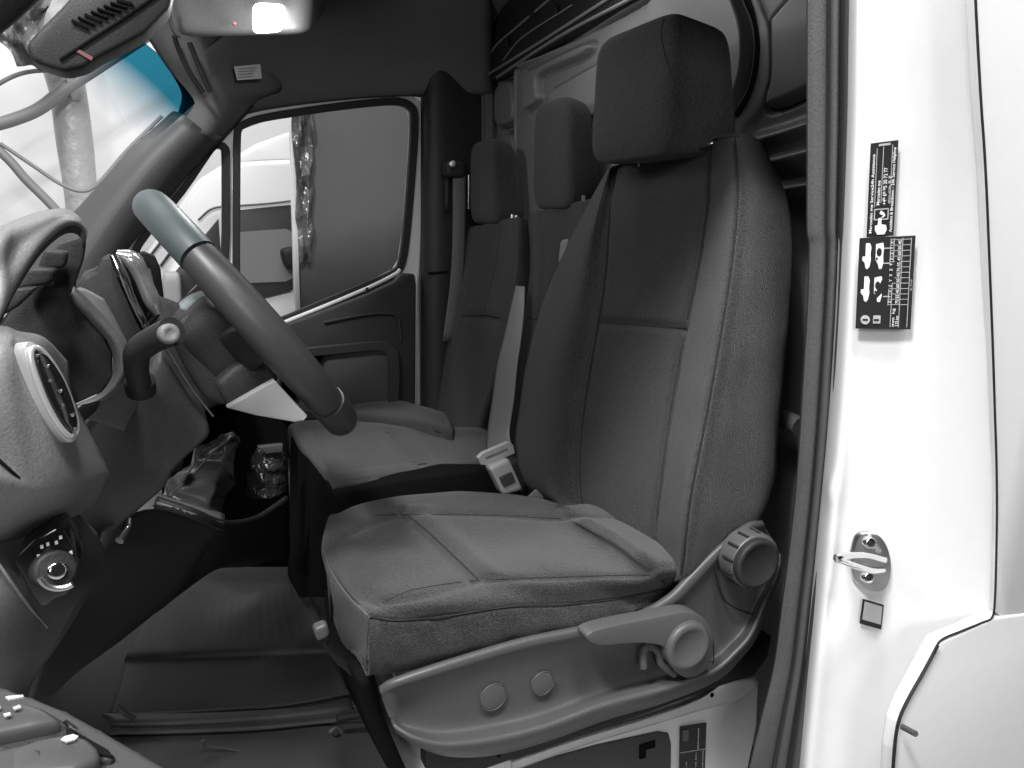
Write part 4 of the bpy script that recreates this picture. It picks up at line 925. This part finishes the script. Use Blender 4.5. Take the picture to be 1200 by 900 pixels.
# display / centre screen housing seen edge-on
sc2 = hexa('display_housing', [PY(90, 330, 1.5), PY(128, 298, 1.5), PY(178, 392, 1.45), PY(128, 400, 1.42)]+[PY(90, 330, 1.5)+Vector((-.02, .35, 0)), PY(150, 302, 1.78), PY(192, 380, 1.72), PY(160, 400, 1.7)], PLD, db, 12)
yslab('display_wedge', [(86, 340), (98, 325), (112, 318), (118, 302), (130, 297), (140, 310), (160, 350), (176, 392), (172, 402), (150, 420), (130, 395), (100, 365)], 1.42, .05, PLD, db, .006)
tube('display_chrome', [PY(x, y, 1.40) for x, y in ((132, 299), (142, 322), (153, 350), (165, 375), (173, 392))], [.006, .010, .008, .009, .006], CHR, db, sides=12)
tube('display_chrome', [PY(x, y, 1.43) for x, y in ((136, 298), (155, 305), (166, 325), (178, 352), (186, 368))], [.008, .016, .013, .014, .008], mat('display_gloss', .6, .16, metal=.8), db, sides=12)
hexp('display_edge', [(140, 300), (163, 312), (190, 368), (170, 392)], 1.44, .03, GLS, db, 8)
# dash top running to the passenger side
surf('dash_top', [[PY(60, 345, 1.5), PY(80, 335, 1.9), PY(100, 325, 2.15)], [PY(120, 400, 1.45), PY(180, 385, 1.8), PY(215, 360, 2.15)], [PY(200, 470, 1.4), PY(260, 440, 1.8), PY(275, 410, 2.15)], [PY(222, 492, 1.4), PY(275, 462, 1.8), PY(300, 440, 2.1)]], PLD, db, 5, 5, thick=.01)
# lower diagonal panel (dark) and light switch panel
lw = surf('lower_panel', [[PY(x, y, Y_) for x, y, Y_ in r] for r in (
   [(60, 610, .92), (85, 600, .93), (112, 625, 1.02)],
   [(-60, 640, .88), (30, 630, .87), (124, 664, .93)],
   [(-60, 700, .80), (10, 690, .80), (100, 700, .88)],
   [(-60, 760, .80), (8, 760, .80), (70, 750, .87)],
   [(-60, 830, .84), (5, 815, .85), (34, 804, .90)],
   [(-60, 900, .9), (5, 900, .9), (20, 860, .95)])], PLA, db, 6, 8, thick=.004)
swp = [(18, 662), (20, 652), (40, 632), (66, 617), (76, 622), (86, 640), (94, 660), (90, 668), (84, 690), (78, 698), (65, 701), (54, 711), (46, 710), (38, 700)]
sw = yslab('light_switch', swp, .800, .05, GLS, db, .003)
dk = PY(66, 668, .785)
disc('switch_dial', dk, (.35, -1, .3), .019, .03, PLD, sw, .004); disc('dial_centre', dk+Vector((.0022, -.0065, .002)), (.35, -1, .3), .009, .006, CHR, sw, .004)
tube('dial_chrome', [dk+Vector((.004, -.004, .0))+Vector((math.cos(a)*.0175, 0, math.sin(a)*.0175)) for a in [math.radians(190+k*12) for k in range(10)]], .0035, SIL, sw, sides=8)
icons = []
for (x, y) in ((45, 652), (49, 641), (56, 638), (66, 636), (71, 630), (83, 648)):
    icons.append(slab('p', [PY(x+dx, y+dy, .797) for dx, dy in ((-2, -1.5), (1.6, -2.5), (2.2, 1.4), (-1.4, 2.4))], .001, PRN, sw, 0))
merge_named('switch_symbols', icons, sw)
tube('panel_ridge_highlight', [PY(x, y, Y_) for x, y, Y_ in ((-5, 655, .80), (12, 680, .797), (35, 712, .81), (55, 735, .835))], .0016, PLL, db, sides=8)  # lighter plastic colour paints the highlight along the ridge
# dark column / pedal box side panel
surf('footwell_side_panel', [[PY(x, y, Y_) for x, y, Y_ in r] for r in (
   [(120, 622, 1.10), (183, 597, 1.2), (262, 622, 1.35)],
   [(110, 650, 1.08), (170, 640, 1.2), (245, 640, 1.35)],
   [(70, 700, 1.06), (120, 705, 1.2), (210, 690, 1.4)],
   [(40, 790, 1.06), (90, 770, 1.2), (150, 742, 1.45)],
   [(30, 830, 1.1), (60, 815, 1.2), (70, 800, 1.4)])], mat('side_panel_plastic', .045, .55, bump=.3, var=.12, scale=380), db, 6, 6, thick=.006)
tube('pedal_bracket', [PY(140, 634, 1.1), PY(150, 618, 1.12), PY(152, 606, 1.12)], [.006, .004, .003], STL, db, sides=8)
# ================================================================ CENTRE CONSOLE + BOOTS
cc = thing('centre_console', 'dark centre console rising between footwell and seats', 'console', (.1, 1.75, .4))
surf('console_body', [[PY(x, y, Y_) for x, y, Y_ in r] for r in (
   [(182, 588, 1.50), (225, 600, 1.48), (262, 612, 1.5), (300, 605, 1.6), (336, 582, 1.7)],
   [(182, 592, 1.48), (225, 605, 1.46), (262, 617, 1.49), (300, 612, 1.6), (336, 590, 1.7)],
   [(160, 690, 1.5), (215, 680, 1.5), (258, 660, 1.52), (300, 650, 1.7), (338, 642, 1.85)],
   [(140, 740, 1.55), (190, 710, 1.6), (240, 668, 1.7), (290, 662, 1.9), (338, 655, 2.0)])], PLD, cc, 6, 6, thick=.01)
surf('console_top_rim', [[PY(x, y, Y_) for x, y, Y_ in r] for r in (
   [(184, 580, 1.52), (225, 592, 1.50), (262, 604, 1.52)], [(183, 590, 1.475), (225, 603, 1.455), (262, 615, 1.48)])], PLL, cc, 3, 5, thick=.008)
yslab('console_back_wall', [(190, 480), (300, 470), (336, 500), (340, 600), (338, 665), (260, 665), (190, 600)], 1.9, .05, DEEP, cc, .004)
def boot(name, rings_, par, seed, amp=.006, m_=LEA):
    random.seed(seed)
    def dd(u, v): return amp*(noise.noise(Vector((u*1.3+v*.5, v*.55, seed)))*1.8+.5*math.sin(u*2.6+v*.9+seed))
    return surf(name, rings_, m_, par, 9, 9, closed=True, disp=dd, capends=True)
gb = thing('gear_lever_boot', 'glossy black leather boot with stitched seam on the console', 'boot', PY(230, 590, 1.55))
def elring(c, rx, ry, ax=(1, 0, 0), n=10, nrm=Vector((0, 0, 1))):
    return [c+Vector((math.cos(a)*rx, math.sin(a)*ry, 0)) for a in [k*2*math.pi/n for k in range(n)]]
rows = []
for r in (([(180, 594), (205, 603), (232, 611), (262, 616)], 1.49), ([(184, 584), (208, 590), (235, 596), (264, 596)], 1.505), ([(193, 572), (214, 574), (242, 578), (270, 572)], 1.52), ([(206, 556), (226, 556), (250, 557), (276, 550)], 1.54), ([(220, 540), (238, 537), (256, 535), (278, 528)], 1.56), ([(234, 525), (250, 521), (263, 518), (278, 514)], 1.58), ([(250, 513), (260, 511), (268, 510), (278, 508)], 1.60)):
    (a, b, c, d), y_ = r
    rows.append([PY(*a, y_+.06), PY((a[0]+b[0])/2, (a[1]+b[1])/2, y_+.012), PY(*b, y_), PY(*c, y_), PY((c[0]+d[0])/2, (c[1]+d[1])/2, y_+.012), PY(*d, y_+.06)])
def dboot(u, v):
    w_ = u*1.0+.55*v
    return (.014*(1-abs(math.sin(w_*1.25+.4*math.sin(v*1.3))))**1.5-.006+.006*noise.noise(Vector((u*1.4, v*.8, 4))))*min(1, u/.8)
bo_ = surf('leather_sleeve', rows, LEA, gb, 9, 9, disp=dboot, thick=.003)
drape('seam_stitching', [bo_], [(190, 588), (208, 572), (226, 556), (244, 536), (262, 518), (270, 512)], .0016, PLT, gb, off=.0025)
hexp('lever_base', [(205, 545), (216, 540), (214, 552), (203, 556)], 1.5, .02, DEEP, gb, 5)
hb = thing('handbrake_boot', 'crinkled plastic-wrapped lever boot in the console recess', 'boot', PY(312, 575, 1.75))
bc = [(312, 578, .047, .04, 1.76), (312, 560, .045, .04, 1.76), (313, 545, .04, .036, 1.76), (314, 530, .033, .03, 1.77), (316, 522, .02, .02, 1.77)]
random.seed(3)
boot('wrapped_sleeve', [elring(PY(x, y, Y_), rx, ry) for x, y, rx, ry, Y_ in bc], hb, 7, .004, mat('wrapped_black', .03, .2, coat=.6, bump=.9, scale=38, bdist=.02))
yslab('lever_tip', [(302, 524), (332, 521), (331, 530), (312, 532)], 1.72, .02, PLT, hb, .002)

# ================================================================ STEERING WHEEL
T0, B0 = PY(178, 243, 1.12), PY(393, 486, 1.12)
ctr = (T0+B0)/2; up_ = (T0-B0).normalized(); Rw = (T0-B0).length/2
side = Vector((0, 1, 0)); up_ = (up_-side*up_.dot(side)).normalized(); nrm = side.cross(up_).normalized()
if nrm.x < 0: nrm = -nrm
sw_ = thing('steering_wheel', 'dark leather steering wheel seen edge-on with silver spoke', 'steering wheel', ctr)
def rim(name, a0, a1, r, m_, k=40):
    pts = [ctr+(up_*math.cos(a)+side*math.sin(a))*Rw for a in np.linspace(math.radians(a0), math.radians(a1), k)]
    return tube(name, pts, r, m_, sw_, sides=20, smoothpath=False)
# angle 0 = top, -90 = near side (towards the doorway)
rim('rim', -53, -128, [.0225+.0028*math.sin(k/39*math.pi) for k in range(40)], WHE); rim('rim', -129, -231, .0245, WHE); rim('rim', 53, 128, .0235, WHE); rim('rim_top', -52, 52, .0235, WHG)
hb_ = ctr-nrm*.045
hexa('hub', [hb_+up_*.07-side*.09+nrm*.03, hb_+up_*.07+side*.09+nrm*.03, hb_-up_*.09+side*.07+nrm*.03, hb_-up_*.09-side*.07+nrm*.03,
             hb_+up_*.06-side*.07-nrm*.05, hb_+up_*.06+side*.07-nrm*.05, hb_-up_*.07+side*.06-nrm*.05, hb_-up_*.07-side*.06-nrm*.05], PLD, sw_, 5)
for s_ in (-1, 1):
    hexa('spoke', [hb_+side*s_*.06+up_*.02+nrm*.02, hb_+side*s_*(Rw-.004)+up_*.03+nrm*.04, hb_+side*s_*(Rw-.004)-up_*.02+nrm*.04, hb_+side*s_*.06-up_*.05+nrm*.02,
                   hb_+side*s_*.06+up_*.02-nrm*.01, hb_+side*s_*(Rw-.004)+up_*.03+nrm*.02, hb_+side*s_*(Rw-.004)-up_*.02+nrm*.02, hb_+side*s_*.06-up_*.05-nrm*.01], PLD, sw_, 6)
slab('spoke_trim', [PY(x, y, Y_) for x, y, Y_ in ((265, 478, 1.00), (322, 446, .93), (361, 488, .93), (356, 493, .93), (345, 495, .94), (300, 487, .97))], .02, SATN, sw_, .002)
# column shroud
st = thing('steering_column', 'dark steering column shroud with a control stalk', 'steering column', PY(255, 430, 1.12))
yslab('shroud', [(205, 375), (226, 362), (262, 366), (280, 380), (300, 420), (322, 448), (265, 478), (240, 470), (215, 430), (200, 400)], 1.06, .12, PLD, st, .014)
yslab('lower_shroud', [(250, 450), (275, 428), (300, 418), (320, 430), (325, 450), (268, 480)], 1.03, .1, PLD, st, .01)
yslab('shroud_reflection', [(210, 362), (226, 350), (244, 344), (256, 358), (268, 364), (248, 372), (228, 374)], 1.1, .08, mat('shroud_reflection_teal', (.22, .25, .255), .4), st, .004)  # pale teal slab paints a reflection on the shroud
tube('shroud_edge', [PY(x, y, 1.04) for x, y in ((196, 408), (210, 432), (228, 460), (250, 488))], .0014, PLA, st, sides=6)
stalk = tube('stalk', [PY(x, y, Y_) for x, y, Y_ in ((164, 452, 1.02), (160, 432, 1.0), (162, 412, .98), (180, 398, .95), (202, 388, .92))], [.014, .014, .0155, .0155, .0165], PLD, st, sides=20)
disc('stalk_button', PY(200, 391, .895), (.25, -1, .15), .0115, .012, PLL, stalk, .004, inset=.002)
tube('stalk_collar', [PY(164, 446, 1.02), PY(165, 458, 1.03)], .018, BLK, stalk, smoothpath=False)
# ================================================================ OVERHEAD
oc = thing('overhead_console', 'dark overhead console with its dome lamp lit', 'console', PY(280, 10, 1.6))
hexa('console_shell', [PY(188, -30, 1.62), PY(372, -30, 1.5), PY(366, 43, 1.5), PY(206, 46, 1.62)]+[PY(190, -90, 1.95), PY(400, -90, 1.95), PY(380, 25, 1.9), PY(210, 30, 1.95)], PLA, oc, 9, n=20)
tube('console_seam', [PY(x, y, 1.585) for x, y in ((195, -10), (198, 20), (204, 38), (212, 44))], .0025, BLK, oc, sides=6)
lm = hexa('dome_lamp', [PY(296, 3, 1.49), PY(335, 5, 1.47), PY(332, 37, 1.47), PY(296, 40, 1.49)]+[PY(296, 3, 1.56), PY(335, 5, 1.56), PY(332, 37, 1.56), PY(296, 40, 1.56)], LAMP, oc, 5, label='glowing white dome lamp')
disc('indicator_light', PY(275, 27, 1.532), (0, -1, 0), .0025, .01, mat('red_indicator', (.4, .05, .05), .4), oc, .001, seg=12)
pl_ = bpy.data.lights.new('dome_lamp_glow', 'POINT'); pl_.energy = 3.2; pl_.shadow_soft_size = .03; po = bpy.data.objects.new('dome_lamp_glow', pl_); COL.objects.link(po); po.location = PY(316, 40, 1.40)
mh = thing('mirror_base_housing', 'dark sensor housing with louvred vents at the windscreen top', 'sensor housing', PY(110, 40, 1.3))
hs = [(30, 52), (42, 38), (75, 5), (100, -25), (215, -60), (200, 10), (172, 38), (140, 55), (118, 66), (100, 78), (76, 84), (55, 78), (36, 70)]
hous = yslab('housing', hs, 1.30, .07, PLD, mh, .007)
for k in range(8):
    x = 84+k*7.5; y = 24-k*3.4
    tube('vent_slot', [PY(x, y, 1.296), PY(x+19, y+9-k*.6, 1.296)], .0028, DEEP, hous, sides=6, smoothpath=False)
tube('housing_crease', [PY(x, y, 1.297) for x, y in ((70, 70), (110, 44), (150, 18), (190, -10))], .002, DEEP, hous, sides=6)
slab('small_red_mark', [PY(x, y, 1.297) for x, y in ((89, 60), (93, 58), (109, 67), (107, 71))], .002, mat('dull_red', (.16, .05, .055), .6), hous, 0)
# ================================================================ DRIVER DOOR (open, bottom left)
dd_ = thing('driver_door', 'open driver door panel with window switches at the lower left corner', 'door', PY(40, 890, .45))
def dz(x, y, dz_=0): 
    p = onplane(x, y, Vector((-.08, .42, .885)), Vector((.25, -.25, 1)).normalized()); return p
arm = [(-80, 770), (-20, 790), (10, 802), (40, 812), (80, 828), (120, 850), (165, 876), (215, 905), (300, 960), (300, 1100), (-80, 1100)]
slab('armrest', [dz(x, y) for x, y in arm], .05, mat('door_armrest_plastic', .05, .5, bump=.3, bdist=.0006, scale=500), dd_, .006, dirv=(0, 0, -1))
tray = [(-80, 842), (0, 840), (20, 833), (50, 835), (76, 850), (100, 868), (125, 885), (137, 890), (132, 897), (110, 897), (108, 930), (-80, 930)]
slab('switch_tray', [dz(x, y)+Vector((0, 0, .003)) for x, y in tray], .008, PLD, dd_, .002, dirv=(0, 0, -1))
s1_ = slab('mirror_switch', [dz(x, y)+Vector((0, 0, .010)) for x, y in ((-60, 855), (0, 846), (30, 841), (55, 850), (76, 864), (40, 872), (0, 881), (-60, 895))], .012, mat('switch_plastic', .06, .4), dd_, .003, dirv=(0, 0, -1))
s2_ = slab('window_switch', [dz(x, y)+Vector((0, 0, .008)) for x, y in ((10, 895), (50, 880), (85, 874), (105, 880), (118, 892), (120, 905), (90, 920), (10, 930))], .012, mat('switch_plastic', .06, .4), dd_, .004, dirv=(0, 0, -1))
slab('window_switch', [dz(x, y)+Vector((0, 0, .008)) for x, y in ((-60, 915), (0, 893), (40, 884), (62, 892), (60, 910), (0, 940), (-60, 950))], .012, mat('switch_plastic', .06, .4), dd_, .004, dirv=(0, 0, -1))
def mark(par, pts, h): return slab('symbol', [dz(x, y)+Vector((0, 0, h)) for x, y in pts], .0008, PRD, par, 0, dirv=(0, 0, -1))
merge_named('switch_symbols', [mark(s1_, [(10, 843), (14, 841.5), (31, 840), (31.5, 842.5), (14, 846)], .0125), mark(s1_, [(19, 855), (27, 852), (29, 855), (21, 858)], .0125), mark(s1_, [(8, 863), (16, 861), (17, 864), (10, 866.5)], .0125), mark(s1_, [(-3, 854), (4, 852.5), (5, 856), (-2, 858)], .0125)], s1_)
merge_named('switch_symbols', [mark(s2_, [(74, 888), (79, 884), (89, 881.5), (95, 884), (91, 888), (81, 891)], .0102)], s2_)
tube('chrome_tip', [dz(78, 858)+Vector((0, 0, .006)), dz(92, 868)+Vector((0, 0, .006))], .0012, CHR, dd_, sides=6, smoothpath=False)
slab('pocket_gap', [dz(x, y)+Vector((0, 0, .0045)) for x, y in ((78, 862), (100, 872), (128, 888), (134, 896), (118, 893), (100, 877), (80, 874))], .001, DEEP, dd_, 0, dirv=(0, 0, -1))
# lower sill shadow
